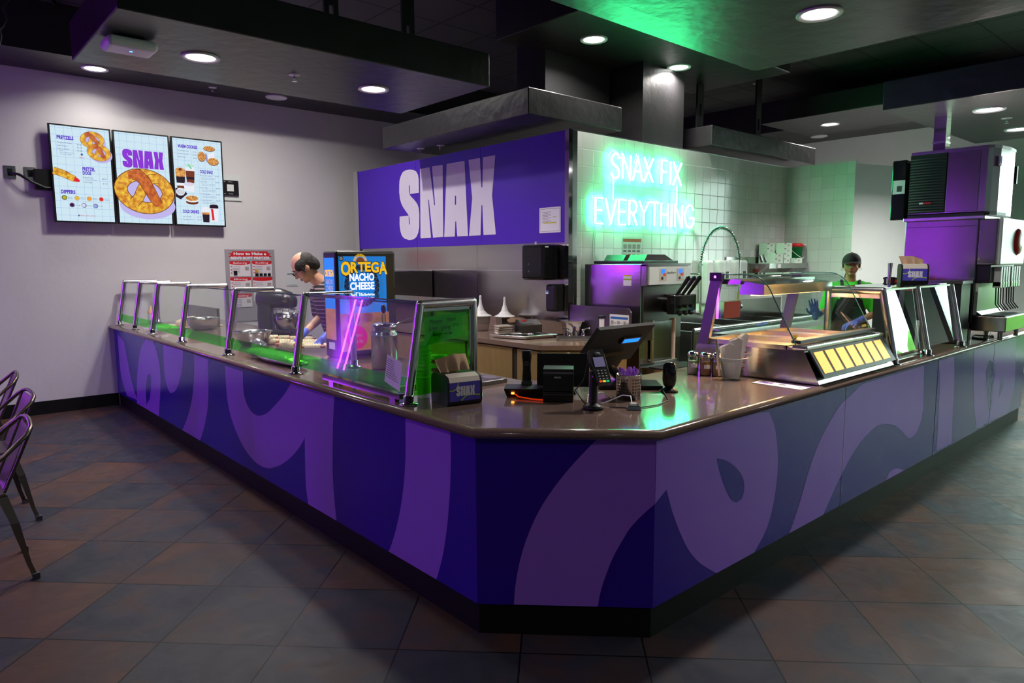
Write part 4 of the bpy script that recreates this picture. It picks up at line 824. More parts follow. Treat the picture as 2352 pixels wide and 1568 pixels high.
b = MB(); disc(b, .68, 1.06, .085, PK, y-.0016); b.text('0 grams', (.625, y-.002, 1.065), (1, 0, 0), (0, 0, 1), .1, .028, 'white'); b.text('trans fat', (.622, y-.002, 1.02), (1, 0, 0), (0, 0, 1), .11, .028, 'white'); b.build('badge', t)
b = MB(); X_ = CX0-.0015; q_ = lambda y0, y1, z0, z1, m, d=0: b.add([(X_-d, y0, z0), (X_-d, y1, z0), (X_-d, y1, z1), (X_-d, y0, z1)], [(0, 1, 2, 3)], m)
q_(CY0+.025, CY1-.025, 1.27, CZ-.05, BL); q_(CY0+.025, CY1-.025, 1.05, 1.27, FOOD)
b.text('ORTEGA', (X_-.001, CY1-.03, 1.50), (0, -1, 0), (0, 0, 1), .14, .045, YE, .04); b.text('NACHO', (X_-.001, CY1-.05, 1.445), (0, -1, 0), (0, 0, 1), .10, .034, 'white', .03); b.text('CHEESE', (X_-.001, CY1-.05, 1.40), (0, -1, 0), (0, 0, 1), .10, .034, 'white', .03)
b.build('side_artwork', t)
b = MB(); q_(CY0+.05, CY1-.06, .98, 1.03, 'white'); b.build('side_sticker', t)
# ribbed steel canister with ladle
t = thing('steel_soup_canister', 'tall ribbed steel canister on the left counter right of the cheese dispenser', 'canister', (.56, 2.17, TZ))
b = MB(); c_ = (.56, 2.17, TZ); b.lathe([(0, 0), (.078, 0), (.085, .006), (.085, .205), (.088, .212), (.088, .222), (.080, .232), (.078, .262), (.081, .268), (.081, .276), (.070, .290), (.06, .292)], c_, 'steel', 36)
b.build('body', t); b = MB(); b.lathe([(.069, .29), (.06, .294), (0, .296)], c_, 'steel', 36); b.build('lid', t)
b = MB(); b.cyl((.56, 2.17, 1.20), (.56, 2.17, 1.27), .012, 'glass', seg=12).ell((.56, 2.17, 1.30), (.017, .017, .03), 'black'); b.build('pump_knob', t)
b = MB(); b.tube([(.60, 2.13, 1.19), (.66, 2.06, 1.235), (.70, 2.03, 1.245), (.76, 1.98, 1.245)], .004, 'chrome', 6); b.build('ladle_handle', t)
for (px, py, w, h, lab) in ((905, 862, .11, .15, 'pink lit printed notice taped inside the last pane of the left sneeze guard'),):
    t = thing('printed_notice', lab, 'notice', (.075, 1.27, .97))
    le = lambda z: .04+.077*(z-.915)/.48-.002
    b = MB(); b.add([(le(1.0), 1.33, 1.0), (le(.985), 1.185, .965), (le(1.11), 1.185, 1.105), (le(1.13), 1.33, 1.135)], [(0, 1, 2, 3)], 'white'); b.build('sheet', t)
    b = MB()
    for k in range(9): z = 1.115-k*.0105; b.add([(le(z)-.002, 1.32, z), (le(z)-.002, 1.195, z-.03), (le(z)-.002, 1.195, z-.027), (le(z)-.002, 1.32, z+.003)], [(0, 1, 2, 3)], 'rubber')
    b.build('print_lines', t)
# ============================================================ back counter with cabinets
t = thing('back_counter', 'brown laminate back counter with dark stone top along the steel wall', 'counter', (2.5, 3.4, 0))
FR = [(2.15, 4.93), (2.15, 2.36), (2.47, 2.06), (2.88, 2.06), (2.88, 4.93)]
b = MB(); b.prism([(x, y, .1) for x, y in FR], (0, 0, .775), 'wood'); b.build('cabinet_body', t)
b = MB(); TO = [(2.115, 4.93), (2.115, 2.345), (2.455, 2.025), (2.90, 2.025), (2.90, 4.93)]; b.prism([(x, y, .876) for x, y in TO], (0, 0, .039), 'top'); b.build('stone_top', t, bev=.012, seg=4)
b = MB(); b.box(2.878, 2.90, 2.80, 4.93, .916, 1.03, 'top'); b.build('backsplash', t)
for y0, y1 in ((3.36, 4.0), (2.70, 3.32), (4.02, 4.7)):
    b = MB(); b.box(2.130, 2.152, y0, y1, .12, .862, 'wood'); b.build('door', t, bev=.003)
MB().box(2.140, 2.152, 2.64, 2.70, .12, .87, 'woodgap').build('dark_filler', t)
MB().box(2.132, 2.152, 2.37, 2.64, .12, .862, 'wood').build('door', t, bev=.003)
dd = V((2.47-2.15, 2.06-2.36, 0)).normalized(); dn = V((-dd.y, dd.x, 0)); dn = -dn if dn.x > 0 else dn
b = MB(); p = V((2.15, 2.36, .12))+dd*.02; b.prism([p, p+dd*.40, p+dd*.40+V((0, 0, .742)), p+V((0, 0, .742))], dn*.018, 'wood'); b.build('door', t, bev=.003)
def pull(p, d, n, w, lab=None):
    b = MB(); p, d, n = V(p), V(d), V(n); b.prism([p-d*w*.5+V((0, 0, -.022)), p+d*w*.5+V((0, 0, -.022)), p+d*w*.5+V((0, 0, .022)), p-d*w*.5+V((0, 0, .022))], n*.004, 'black'); o = b.build('pull_plate', t)
    b = MB(); vs = []
    for j in range(5):
        a = j/4*pi/2
        for i in range(9): c_ = pi*i/8; vs.append(p+d*(-cos(c_)*w*.33)+n*(.004+.022*sin(a)*sin(c_)+.004)+V((0, 0, -.012+.026*cos(a)*sin(c_))))
    b.add(vs, [(j*9+i, j*9+i+1, (j+1)*9+i+1, (j+1)*9+i) for j in range(4) for i in range(8)], 'alu', True); b.build('cup_pull', o, world=True)
pull((2.129, 3.245, .80), (0, -1, 0), (-1, 0, 0), .10); pull(V((2.15, 2.36, .80))+dd*.15+dn*.019, dd, dn, .12)
# steel splash extension right of the wall corner
t = thing('splash_panel', 'rounded stainless splash panel projecting from the wall corner behind the hand sink', 'splash panel', (2.905, 2.4, .915))
b = MB(); pr = [(2.04, .92), (2.76, .92), (2.76, 1.195), (2.09, 1.195)]+[(2.09-.05*sin(a), 1.145+.05*cos(a)) for a in [radians(15*k) for k in range(1, 7)]]
b.prism([(2.903, y, z) for y, z in pr], (.014, 0, 0), 'steeldark'); b.build('sheet', t)
M['posterblue'] = mat('poster_blue', srgb(40, 100, 190), .5); M['photo'] = mat('small_photo_print', (.35, .3, .3), .5, var=.7, vscale=60)
b = MB(); X_ = 2.9025
def yq(b, y0, y1, z0, z1, m, d=0., X_=X_): b.add([(X_-d, y0, z0), (X_-d, y1, z0), (X_-d, y1, z1), (X_-d, y0, z1)], [(0, 1, 2, 3)], m)
yq(b, 2.06, 2.275, .975, 1.135, 'white'); yq(b, 2.07, 2.265, 1.095, 1.115, 'posterblue', .0005)
for i in range(3):
    for j in range(2): yq(b, 2.23-i*.07, 2.26-i*.07, 1.05-j*.045, 1.08-j*.045, 'photo', .0005); yq(b, 2.20-i*.07, 2.225-i*.07, 1.06-j*.045, 1.064-j*.045, 'rubber', .0005)
b.build('handwash_notice', t)
# hand sink with taps
t = thing('hand_sink', 'small stainless drop-in hand sink with two lever taps in the back counter corner', 'sink', (2.62, 2.42, .915)); S0 = V((2.47, 2.50, .9165)); sd = V((.72, -.69, 0)).normalized(); sn = V((.69, .72, 0)).normalized()
b = MB(); w, d = .36, .30; O0 = S0
for a0, a1, b0, b1 in ((0, w, 0, .02), (0, w, d-.06, d), (0, .02, 0, d), (w-.02, w, 0, d)): b.prism([O0+sd*a0+sn*b0, O0+sd*a1+sn*b0, O0+sd*a1+sn*b1, O0+sd*a0+sn*b1], (0, 0, .012), 'alu')
b.prism([O0+sd*.02+sn*.02, O0+sd*(w-.02)+sn*.02, O0+sd*(w-.02)+sn*(d-.06), O0+sd*.02+sn*(d-.06)], (0, 0, .003), 'steeldark'); b.build('basin', t, bev=.003)
fb = O0+sd*w*.5+sn*(d-.03)+V((0, 0, .012))
b = MB(); b.cyl(fb, fb+V((0, 0, .05)), .016, 'chrome', .013, 14).ell(fb+V((0, 0, .06)), .014, 'chrome').tube([fb+V((0, 0, .045)), fb+V((0, 0, .06))-sn*.05, fb+V((0, 0, .05))-sn*.1], .009, 'chrome', 8); b.build('spout', t)
for s_ in (-1, 1):
    q = fb+sd*s_*.065; b = MB(); b.lathe([(.022, 0), (.02, .02), (.012, .03), (.012, .045), (.018, .052), (.01, .06), (0, .06)], q, 'chrome', 16); b.tube([q+V((0, 0, .055)), q+sd*s_*.03+V((0, 0, .066)), q+sd*s_*.06+V((0, 0, .066))], .007, 'chrome', 8); b.build('lever_tap', t)
# wall dispensers
t = thing('towel_dispenser', 'large glossy black paper towel dispenser on the end of the steel wall', 'towel dispenser', (2.8, 3.0, 1.42))
b = MB(); b.box(2.69, 2.898, 2.90, 3.20, 1.425, 1.755, 'gloss'); b.build('case', t, bev=.028, seg=4); b = MB(); b.cyl((2.80, 3.11, 1.752), (2.80, 3.11, 1.785), .01, 'whiteplast', seg=12); b.build('top_button', t)
b = MB(); b.box(2.6885, 2.6905, 3.085, 3.10, 1.565, 1.58, 'rubber').box(2.6885, 2.6905, 3.085, 3.10, 1.50, 1.515, 'rubber'); b.build('marks', t)
t = thing('soap_dispenser', 'slim black soap dispenser below the paper towel dispenser', 'soap dispenser', (2.82, 2.9, 1.13))
b = MB(); b.box(2.77, 2.897, 2.825, 2.955, 1.13, 1.385, 'black'); b.build('case', t, bev=.025, seg=4); b = MB(); yq(b, 2.91, 2.945, 1.295, 1.325, 'white', X_=2.7695); yq(b, 2.913, 2.942, 1.31, 1.322, 'posterblue', .0004, X_=2.7695); b.build('sticker', t)
# certificate on purple wall
t = thing('framed_certificate', 'small white certificate sheet taped on the right end of the purple sign', 'certificate', (2.89, 3.03, 1.87)); X_ = PX-.016
b = MB(); yq(b, 2.875, 3.16, 1.868, 2.105, 'white', X_=X_); b.build('sheet', t)
b = MB()
for a0, a1, c0, c1 in ((2.89, 3.145, 1.88, 1.883), (2.89, 3.145, 2.09, 2.093), (2.89, 2.892, 1.88, 2.093), (3.143, 3.145, 1.88, 2.093)): yq(b, a0, a1, c0, c1, 'rubber', .0005, X_)
for k in range(8): yq(b, 3.0+(.04 if k % 2 else 0), 3.12, 2.06-k*.014, 2.0635-k*.014, 'rubber', .0005, X_)
yq(b, 2.93, 3.1, 1.955, 1.965, mat('yellow_highlight', (.6, .55, .05), .6), .0005, X_); yq(b, 2.93, 2.98, 2.01, 2.015, M['yellow_highlight'] if 'yellow_highlight' in M else 'lime', .0005, X_); b.build('print', t)
# warming cabinet with handle
t = thing('holding_cabinet', 'tall stainless warming cabinet with bar handle at the far end of the back counter', 'warming cabinet', (2.5, 5.3, 0))
b = MB(); b.box(2.12, 2.89, 4.955, 5.75, .05, 1.50, 'steelh'); b.build('body', t, bev=.005); MB().box(2.10, 2.12, 4.97, 5.73, .93, 1.47, 'steel').build('door', t)
b = MB(); b.tube([(2.10, 5.05, 1.41), (2.04, 5.05, 1.42), (2.035, 5.1, 1.42), (2.035, 5.5, 1.42), (2.04, 5.55, 1.42), (2.10, 5.55, 1.41)], .012, 'alu', 8); b.build('handle', t)
b = MB(); b.tube([(2.10, 5.0, 1.18), (2.0, 5.05, 1.15), (2.0, 5.25, 1.12)], .009, 'alu', 8); b.build('latch', t)
b = MB(); b.box(2.095, 2.1, 4.99, 5.13, 1.275, 1.30, 'posterblue'); b.build('name_plate', t)
t = tag(MB().box(1.55, 1.95, 4.6, 5.0, .02, .80, mat('blue_tub_plastic', srgb(35, 40, 130), .35)).build('blue_bin', bev=.02), 'tall dark blue plastic bin standing in front of the warming cabinet', 'bin')
# sixth pans with film cones
def pan(x, y, label, s=1.):
    t = thing('steel_pan', label, 'food pan', (x, y, .9155), radians(-20), 'film wrapped steel pans')
    b = MB(); b.frus((0, 0), (.06*s, .07*s), (.078*s, .085*s), 0, .15*s, 'steel'); b.build('pan', t, world=False, bev=.01, seg=3)
    b = MB(); b.lathe([(.115*s, .148*s), (.075*s, .165*s), (.04*s, .20*s), (.018, .26*s), (.011, .31*s), (.012, .34*s), (.006, .352*s), (0, .353*s)], (0, 0, 0), mat('white_stretch_film', (.68, .67, .68), .3, bump=.8, bscale=40), 10, smooth=False); b.build('film_cone', t, world=False)
pan(2.56, 3.66, 'steel pan with a white film cone, left of two beside the sneeze guard end'); pan(2.74, 3.50, 'steel pan with a white film cone, right of two, touching the folded towels', .95)
# folded towels and glove
M['linen'] = mat('grey_beige_linen', srgb(150, 138, 128), .95, bump=.5, bscale=60); M['glovebrown'] = mat('brown_mitt_cloth', srgb(110, 85, 62), .95, bump=.5, bscale=30)
for k in range(4):
    b = MB(); b.T = Matrix.Translation((2.50, 3.24, .917+k*.021)) @ Matrix.Rotation(radians(-30+k*3), 4, 'Z'); b.box(-.075, .075, -.075, .075, 0, .019, 'linen' if k else 'cream')
    tag(b.build('folded_towel', bev=.009, seg=4), 'folded towel in the stack between steel pans and black box', 'towel', 'folded towels on the back counter')
b = crumple((2.66, 3.22, 1.03), (.09, .10, .03), 'glovebrown', 9, .4); tag(b.build('oven_mitt'), 'crumpled brown oven mitt lying on top of the towels and black box', 'oven mitt')
t = thing('label_printer', 'black label printer with sloping grey top on the back counter', 'printer', (2.62, 3.02, .9155), radians(-25))
b = MB(); b.prism([(-.10, -.10, 0), (-.10, -.10, .105), (-.10, .02, .14), (-.10, .10, .14), (-.10, .10, 0)], (.20, 0, 0), 'black'); b.build('case', t, world=False, bev=.004)
b = MB(); b.prism([(-.09, -.09, .109), (-.09, .01, .1385), (.02, .01, .1385), (.02, -.09, .109)], (0, 0, .003), 'rubber').box(-.07, -.03, -.03, .0, .13, .142, 'red'); b.build('top_plate', t, world=False)
# sheet tray with scoop
t = thing('sheet_tray', 'pale grey sheet tray with a scoop lying at the back counter edge', 'tray', (2.44, 2.88, .9155))
q = [V((2.18, 3.05, 0)), V((2.30, 2.72, 0)), V((2.64, 2.66, 0)), V((2.66, 3.02, 0))]; cc = sum(q, V())/4
b = MB(); lo = [cc+(p-cc)*.92+V((0, 0, .918)) for p in q]; hi = [p+V((0, 0, .945)) for p in q]
b.add(lo+hi, [(0, 1, 2, 3), (0, 1, 5, 4), (1, 2, 6, 5), (2, 3, 7, 6), (3, 0, 4, 7)], 'alu')
for i in range(4): b.tube([hi[i], hi[(i+1) % 4]], .004, 'alu', 6)
b.build('pan', t)
b = MB(); b.ell((2.50, 2.86, .942), (.035, .03, .015), 'steel').tube([(2.47, 2.86, .945), (2.40, 2.92, .95), (2.33, 2.94, .955)], .005, 'steel', 6); tag(b.build('food_scoop'), 'steel scoop lying in the pale sheet tray', 'scoop')
t = thing('square_steel_bucket', 'square stainless pan standing behind the hand sink taps', 'food pan', (2.82, 2.66, .9155), radians(-30))
b = MB(); b.frus((0, 0), (.055, .055), (.082, .082), 0, .14, 'steel'); b.build('pan', t, world=False, bev=.006); b = MB(); b.box(-.095, .095, -.095, .095, .14, .146, 'alu'); b.build('rim', t, world=False)
b = MB(); b.box(2.66, 2.78, 2.72, 2.80, .916, .935, 'black'); b.tube([(2.64, 2.78, .935), (2.58, 2.86, .95), (2.62, 2.92, .94)], .006, 'black', 6); tag(b.build('hole_punch'), 'black flat tool lying between sheet tray and square pan', 'tool')
b = MB(); b.box(2.80, 2.835, 2.275, 2.31, .916, 1.10, 'white').box(2.79, 2.845, 2.265, 2.32, 1.10, 1.125, 'black'); tag(b.build('spray_bottle', bev=.006), 'slim white bottle with black cap standing against the splash panel', 'bottle')
# ============================================================ soft serve machine
t = thing('soft_serve_machine', 'tall stainless soft serve ice cream machine with three black handles', 'ice cream machine', (3.4, 2.35, 0))
A0, A1, B0, B1 = 3.06, 3.66, 2.06, 2.72
b = MB(); b.box(A0, A1, B0, B1, .12, 1.57, 'steelh'); b.build('body', t, bev=.006)
b = MB(); b.box(A0, A1+.02, 2.0, B0, 1.38, 1.57, 'steelh'); b.build('head', t, bev=.004); b = MB(); b.box(A0, A1+.03, 1.985, B0, 1.552, 1.575, 'steeldark'); b.build('top_strip', t)
b = MB(); b.box(A0+.02, A1+.03, 1.985, 2.0, 1.392, 1.548, 'whiteplast'); b.build('control_panel', t)
for x0 in (A0+.16, A0+.42):
    b = MB(); b.box(x0, x0+.10, 1.981, 1.985, 1.42, 1.53, 'cream'); b.box(x0+.02, x0+.075, 1.979, 1.981, 1.485, 1.525, M['blue_lcd'] if 'blue_lcd' in M else mat('blue_lcd', (0, .1, .8), .3, emis=(.02, .15, 1), es=1.0)); b.box(x0+.05, x0+.09, 1.9785, 1.981, 1.465, 1.49, mat('orange_icon', srgb(220, 80, 40), .5)); b.cyl((x0+.035, 1.981, 1.445), (x0+.035, 1.977, 1.445), .014, 'black', seg=12); b.build('control_screen', t)
MB().text('SaniServ', (A0+.27, 1.9835, 1.485), (1, 0, 0), (0, 0, 1), .13, .018, 'black', .02).build('brand_lettering', t)
b = MB(); b.box(A0+.02, A1-.02, 2.045, 2.062, .90, 1.38, 'steeldark'); b.build('front_plate', t)
b = MB(); b.cyl((A0+.36, 2.06, 1.22), (A0+.36, 1.90, 1.22), .085, 'gloss', seg=28); b.box(A0+.22, A0+.55, 1.86, 1.95, 1.13, 1.30, 'gloss'); b.build('dispensing_head', t, bev=.01)
for k in range(3):
    x = A0+.28+k*.085; b = MB(); b.tube([(x, 1.90, 1.28), (x+.02, 1.85, 1.36), (x+.035, 1.80, 1.44)], [.012, .016, .02], 'gloss', 10).ell((x+.036, 1.795, 1.447), .022, 'gloss'); b.build('handle', t)
    b = MB(); b.ell((x, 1.85, 1.14), .022, 'gloss').cyl((x, 1.9, 1.2), (x+.0, 1.83, 1.2), .014, 'gloss'); b.build('spout_knob', t)
b = MB(); b.box(A0+.14, A0+.46, 2.036, 2.046, .72, 1.06, 'steelh'); b.build('recess_panel', t); b = MB(); b.box(A0+.13, A0+.15, 2.02, 2.046, .70, 1.08, 'alu').box(A0+.45, A0+.47, 2.02, 2.046, .70, 1.08, 'cream').box(A0+.13, A0+.47, 2.0, 2.046, .69, .71, 'alu'); b.build('recess_frame', t, bev=.004)
b = MB(); b.box(A0+.02, A1, 1.78, 2.06, .60, .665, 'steelh'); b.build('drip_tray', t, bev=.006); b = MB(); b.box(A0+.05, A1-.03, 1.80, 2.0, .665, .672, 'black'); b.build('drip_grate', t)
b = MB(); yq(b, 2.165, 2.255, 1.38, 1.475, 'white', X_=A0-.001); yq(b, 2.165, 2.255, 1.43, 1.442, M['lime'], .0005, A0-.001); yq(b, 2.165, 2.255, 1.466, 1.475, mat('yellow_band', (.7, .5, .02), .5), .0005, A0-.001); b.build('warning_label', t)
for y0, y1 in ((2.36, 2.62), (2.12, 2.34)):
    b = MB(); b.prism([(A0+.12, y0, 1.60), (A0+.55, y0, 1.60), (A0+.46, y0+.03, 1.655), (A0+.20, y0+.03, 1.655)], (0, y1-y0-.03, 0), 'black'); b.build('hopper_lid', t, bev=.006)
b = MB(); b.box(A0+.06, A1-.03, 2.08, 2.66, 1.571, 1.60, 'black'); b.build('lid_tray', t, bev=.006)
# instruction sheet above machine
t = thing('cleaning_chart', 'laminated chart with orange header on the tiles above the soft serve machine', 'poster', (3.85, PY, 1.6))
def xq(b, x0, x1, z0, z1, m, d=0., Y_=PY-.003): b.add([(x0, Y_-d, z0), (x1, Y_-d, z0), (x1, Y_-d, z1), (x0, Y_-d, z1)], [(0, 1, 2, 3)], m)
b = MB(); xq(b, 3.69, 4.0, 1.56, 1.835, 'white'); b.build('sheet', t)
b = MB(); xq(b, 3.70, 3.99, 1.79, 1.82, mat('orange_header', srgb(190, 85, 40), .5), .0005)
for i in range(4): xq(b, 3.705+i*.072, 3.76+i*.072, 1.72, 1.765, 'photo', .0005); xq(b, 3.705+i*.072, 3.755+i*.072, 1.69, 1.705, 'rubber', .0005); xq(b, 3.705+i*.072, 3.76+i*.072, 1.60, 1.65, 'photo', .0005); xq(b, 3.705+i*.072, 3.755+i*.072, 1.66, 1.666, 'red', .0005)
b.build('print', t)
# ============================================================ wash sinks, spray tap, soap, shelf
t = thing('wash_sink', 'long stainless triple sink with high back along the tiled wall', 'sink', (5.4, 2.5, 0))
b = MB(); b.box(3.95, 6.9, 2.10, 2.13, .60, .93, 'steelh').box(3.95, 6.9, 2.10, 2.78, .58, .60, 'steelh').box(3.95, 6.9, 2.745, 2.785, .60, 1.12, 'steelh')
for x in (3.95, 4.75, 5.45, 6.15, 6.88): b.box(x, x+.02, 2.13, 2.75, .60, .915, 'steelh')
b.build('basins', t, bev=.004); b = MB(); b.tube([(3.95, 2.11, .93), (6.9, 2.11, .93)], .018, 'alu', 8); b.build('rolled_rim', t)
for i, (x, y) in enumerate(((4.0, 2.15), (6.85, 2.15), (4.0, 2.7), (6.85, 2.7))): MB().cyl((x, y, 0), (x, y, .58), .02, 'steel').build('leg', t)
t = thing('prerinse_tap', 'tall spring hose tap arching over the sinks on the tiled wall', 'tap', (4.84, 2.62, 1.0))
b = MB(); b.cyl((4.84, 2.62, 1.0), (4.83, 2.62, 1.58), .012, 'chrome').cyl((4.84, 2.62, 1.02), (4.84, 2.74, 1.02), .018, 'chrome').cyl((4.72, 2.74, 1.02), (4.96, 2.74, 1.02), .014, 'chrome'); b.build('riser', t)
P = [V((4.83+.31*(1-cos(radians(a))), 2.62-.10*(a/180), 1.60+.36*sin(radians(a))+.2*(0 if a < 90 else 0))) for a in range(0, 181, 6)]
P = [V((4.83, 2.62, 1.52))]+P; b = MB(); b.tube(P, .009, 'rubber', 8); b.build('hose', t)
b = MB(); Q = []; tot = len(P)-1; n_t = 44*10
for k in range(n_t+1):
    s_ = k/n_t*tot; i = min(int(s_), tot-1); p = P[i].lerp(P[i+1], s_-i); d_ = (P[i+1]-P[i]).normalized(); u_ = V((0, 1, 0)); w_ = d_.cross(u_).normalized(); a = 2*pi*k/10; Q.append(p+(u_*cos(a)+w_*sin(a))*.019)
b.tube(Q, .0038, 'chrome', 5); b.build('spring', t)
b = MB(); b.cyl(P[-1], P[-1]+V((0, 0, -.36)), .01, 'chrome').cyl(P[-1]+V((0, 0, -.36)), P[-1]+V((-.02, 0, -.50)), .014, mat('hose_yellow', srgb(160, 150, 80), .5)).ell(P[-1]+V((.0, -.02, -.52)), (.045, .03, .04), 'chrome'); b.build('spray_head', t)
b = MB(); b.tube([(4.83, 2.62, 1.45), (4.62, 2.70, 1.46), (4.60, 2.785, 1.46)], .008, 'chrome', 8).cyl((4.60, 2.792, 1.46), (4.60, 2.775, 1.46), .03, 'chrome'); b.build('wall_bracket', t)
def disp(x, w, label, z0=1.34, z1=1.60):
    t = thing('wall_soap_dispenser', label, 'soap dispenser', (x, PY, z0), group='white wall dispensers over the sinks')
    b = MB(); b.box(x-w, x+w, 2.68, PY, z0, z1, 'whiteplast'); b.build('case', t, bev=.03, seg=4)
    b = MB(); b.box(x+w*.1, x+w*.55, 2.675, 2.682, z0+.03, z0+.13, 'rubber'); b.build('window_slot', t, bev=.002)
disp(5.12, .075, 'white wall dispenser left of three over the sinks', 1.10); disp(5.42, .13, 'middle white wall dispenser over the sinks'); disp(5.80, .13, 'right white wall dispenser over the sinks next to the shelf')
t = thing('wall_shelf', 'stainless wall shelf carrying boxes and buckets right of the tap', 'shelf', (6.5, 2.7, 1.53))
b = MB(); b.box(6.02, 7.0, 2.46, 2.785, 1.553, 1.56, 'steelh').box(6.02, 7.0, 2.455, 2.462, 1.50, 1.56, 'steelh').box(5.6, 7.0, 2.776, 2.79, 1.55, 1.64, 'steelh'); b.build('shelf_board', t)
for x in (6.15, 6.85): b = MB(); b.prism([(x, 2.785, 1.55), (x, 2.50, 1.55), (x, 2.785, 1.38)], (.02, 0, 0), 'steel'); b.build('bracket', t)
MB().box(6.2, 6.28, 2.449, 2.455, 1.505, 1.55, 'white').build('price_label', t)
M['glovebox'] = mat('pale_green_carton', srgb(205, 225, 210), .7)
def carton(x, y, z, label, rz=0):
    t = thing('glove_box', label, 'carton', (x, y, z), rz, 'pale cartons stacked on the wall shelf')
    b = MB(); b.box(-.10, .10, -.055, .055, 0, .062, 'glovebox'); b.build('carton', t, world=False, bev=.002)
    b = MB(); b.box(-.095, -.055, -.0562, -.055, .048, .058, 'rubber').box(-.02, .03, -.0562, -.055, .034, .041, 'rubber').box(-.04, .05, -.0562, -.055, .02, .022, 'rubber'); b.build('print', t, world=False)
    return t
k = 0
for x, y, z in ((6.38, 2.58, 0), (6.38, 2.58, 1), (6.60, 2.58, 0), (6.60, 2.58, 1), (6.60, 2.58, 2), (6.60, 2.58, 3), (6.40, 2.70, 0), (6.40, 2.70, 1), (6.40, 2.70, 2), (6.40, 2.70, 3), (6.76, 2.52, 0)):
    carton(x if z != 3 or y < 2.6 else x+.0, y, 1.5605+z*.0625, ['bottom', 'second', 'third', 'topmost'][z]+' pale carton of a stack on the wall shelf, '+('back row' if y > 2.65 else 'front row')+(', nearest the buckets' if x > 6.7 else (', right stack' if x > 6.5 else ', left stack')))
b = MB(); b.lathe([(.0, 0), (.09, 0), (.108, .20), (.112, .20), (.112, .205), (.1, .205)], (6.9, 2.60, 1.561), 'green', 28); o = thing('green_bucket', 'green bucket with white handle on the right end of the wall shelf', 'bucket', (6.9, 2.60, 1.561)); b.build('pail', o)
b = MB(); b.tube([(6.79, 2.60, 1.74), (6.82, 2.51, 1.66), (6.88, 2.475, 1.62), (6.96, 2.49, 1.63), (7.005, 2.58, 1.70)], .005, 'whiteplast', 6); b.build('handle', o)
t = thing('red_bucket', 'red bucket nested upside on the green bucket', 'bucket', (6.9, 2.60, 1.766)); MB().lathe([(.0, .045), (.10, .045), (.114, .03), (.114, 0), (.0, 0)], (6.9, 2.60, 1.767), 'red', 28).build('pail', t); MB().tube([(6.98, 2.52, 1.80), (7.0, 2.49, 1.79), (7.005, 2.50, 1.76)], .005, 'whiteplast', 6).build('handle', t)
tag(MB().frus((6.78, 2.66), (.04, .03), (.045, .035), 1.561, 1.71, 'red').build('red_jug', bev=.005), 'small red jug squeezed between cartons and green bucket', 'jug')
for i, x in enumerate((6.10, 6.19)): b = MB(); b.cyl((x, 2.6, 1.58), (x-.06, 2.6, 1.66), .018, 'chrome', .014, 12); tag(b.build('steel_scoop_tube'), 'short chrome tube lying at the left end of the wall shelf, '+('left one' if i == 0 else 'right one'), 'steel tube')
tag(MB().box(5.93, 6.06, 2.785, 2.792, 1.44, 1.49, 'red').build('red_sticker'), 'small red sign on the tiles under the shelf', 'sign')
tag(MB().box(4.80, 5.12, 2.30, 2.305, .98, 1.16, mat('red_cloth', srgb(165, 60, 45), .95, bump=.3)).build('red_cloth'), 'red cleaning cloth hanging by the sinks, seen through the warmer glass', 'cloth')
# kitchen things behind the warmer
t = thing('prep_table', 'dark steel worktable with lidded trays behind the food warmer', 'table', (5.6, 2.0, 0))
b = MB(); b.box(4.1, 6.6, 1.62, 2.0, .86, .90, 'steelh'); b.build('table_top', t)
for x in (4.15, 6.55):
    for y in (1.66, 1.96): MB().cyl((x, y, 0), (x, y, .86), .02, 'steel').build('leg', t)
# ============================================================ soda fountain, ice maker
t = thing('soda_fountain', 'stainless soda fountain with round red badge and drip tray at the counter end', 'soda fountain', (5.4, .25, TZ))
b = MB(); b.box(5.0, 5.62, .085, .64, 1.06, 1.93, 'steelh'); b.build('cabinet', t, bev=.004)
b = MB(); b.box(4.996, 5.0, .09, .635, 1.875, 1.878, 'black').box(4.996, 5.0, .078, .084, 1.0, 1.93, 'black'); b.build('panel_gap', t)
b = MB(); b.box(4.985, 5.80, .04, .66, 1.93, 1.962, 'alu'); b.build('top_flange', t, bev=.006)
b = MB(); b.box(5.0, 5.74, -.06, .085, 1.55, 1.93, 'steelh'); b.build('head_side', t, bev=.012, seg=3)
b = MB(); b.box(5.01, 5.76, -.085, -.055, 1.55, 1.935, M.setdefault('palesteel', mat('pale_glossy_front', (.55, .60, .52), .25))); b.build('head_front', t, bev=.01, seg=3)
p = V((5.50, -.086, 1.745)); b = MB(); b.lathe([(.0, -.03), (.06, -.03), (.10, -.018), (.115, 0)], p, 'red', 32, ax='y'); b.build('round_badge', t)
b = MB(); b.lathe([(.0, -.034), (.05, -.034), (.075, -.026)], p+V((.02, 0, 0)), 'chrome', 28, ax='y'); b.build('badge_centre', t)
b = MB(); b.box(5.02, 5.74, -.02, .10, 1.40, 1.55, 'black'); b.build('valve_bank', t, bev=.004)
for k in range(8):
    x = 5.11+k*.075+(.03 if k > 3 else 0); b = MB(); b.box(x, x+.05, -.075, -.02, 1.37, 1.535, 'whiteplast'); b.box(x, x+.05, -.078, -.02, 1.36, 1.41, 'palesteel'); b.build('valve_cover', t, bev=.003)
    b = MB(); b.tube([(x+.025, -.04, 1.37), (x+.025, -.045, 1.22), (x+.025, -.085, 1.165)], .005, 'black', 6); b.build('lever', t)
b = MB(); b.box(5.03, 5.72, .06, .085, 1.13, 1.40, 'palesteel'); b.build('splash_back', t)
b = MB(); b.prism([(5.03, .06, 1.16), (5.03, .01, 1.125), (5.03, .06, 1.125)], (.69, 0, 0), 'alu'); b.build('splash_ledge', t)
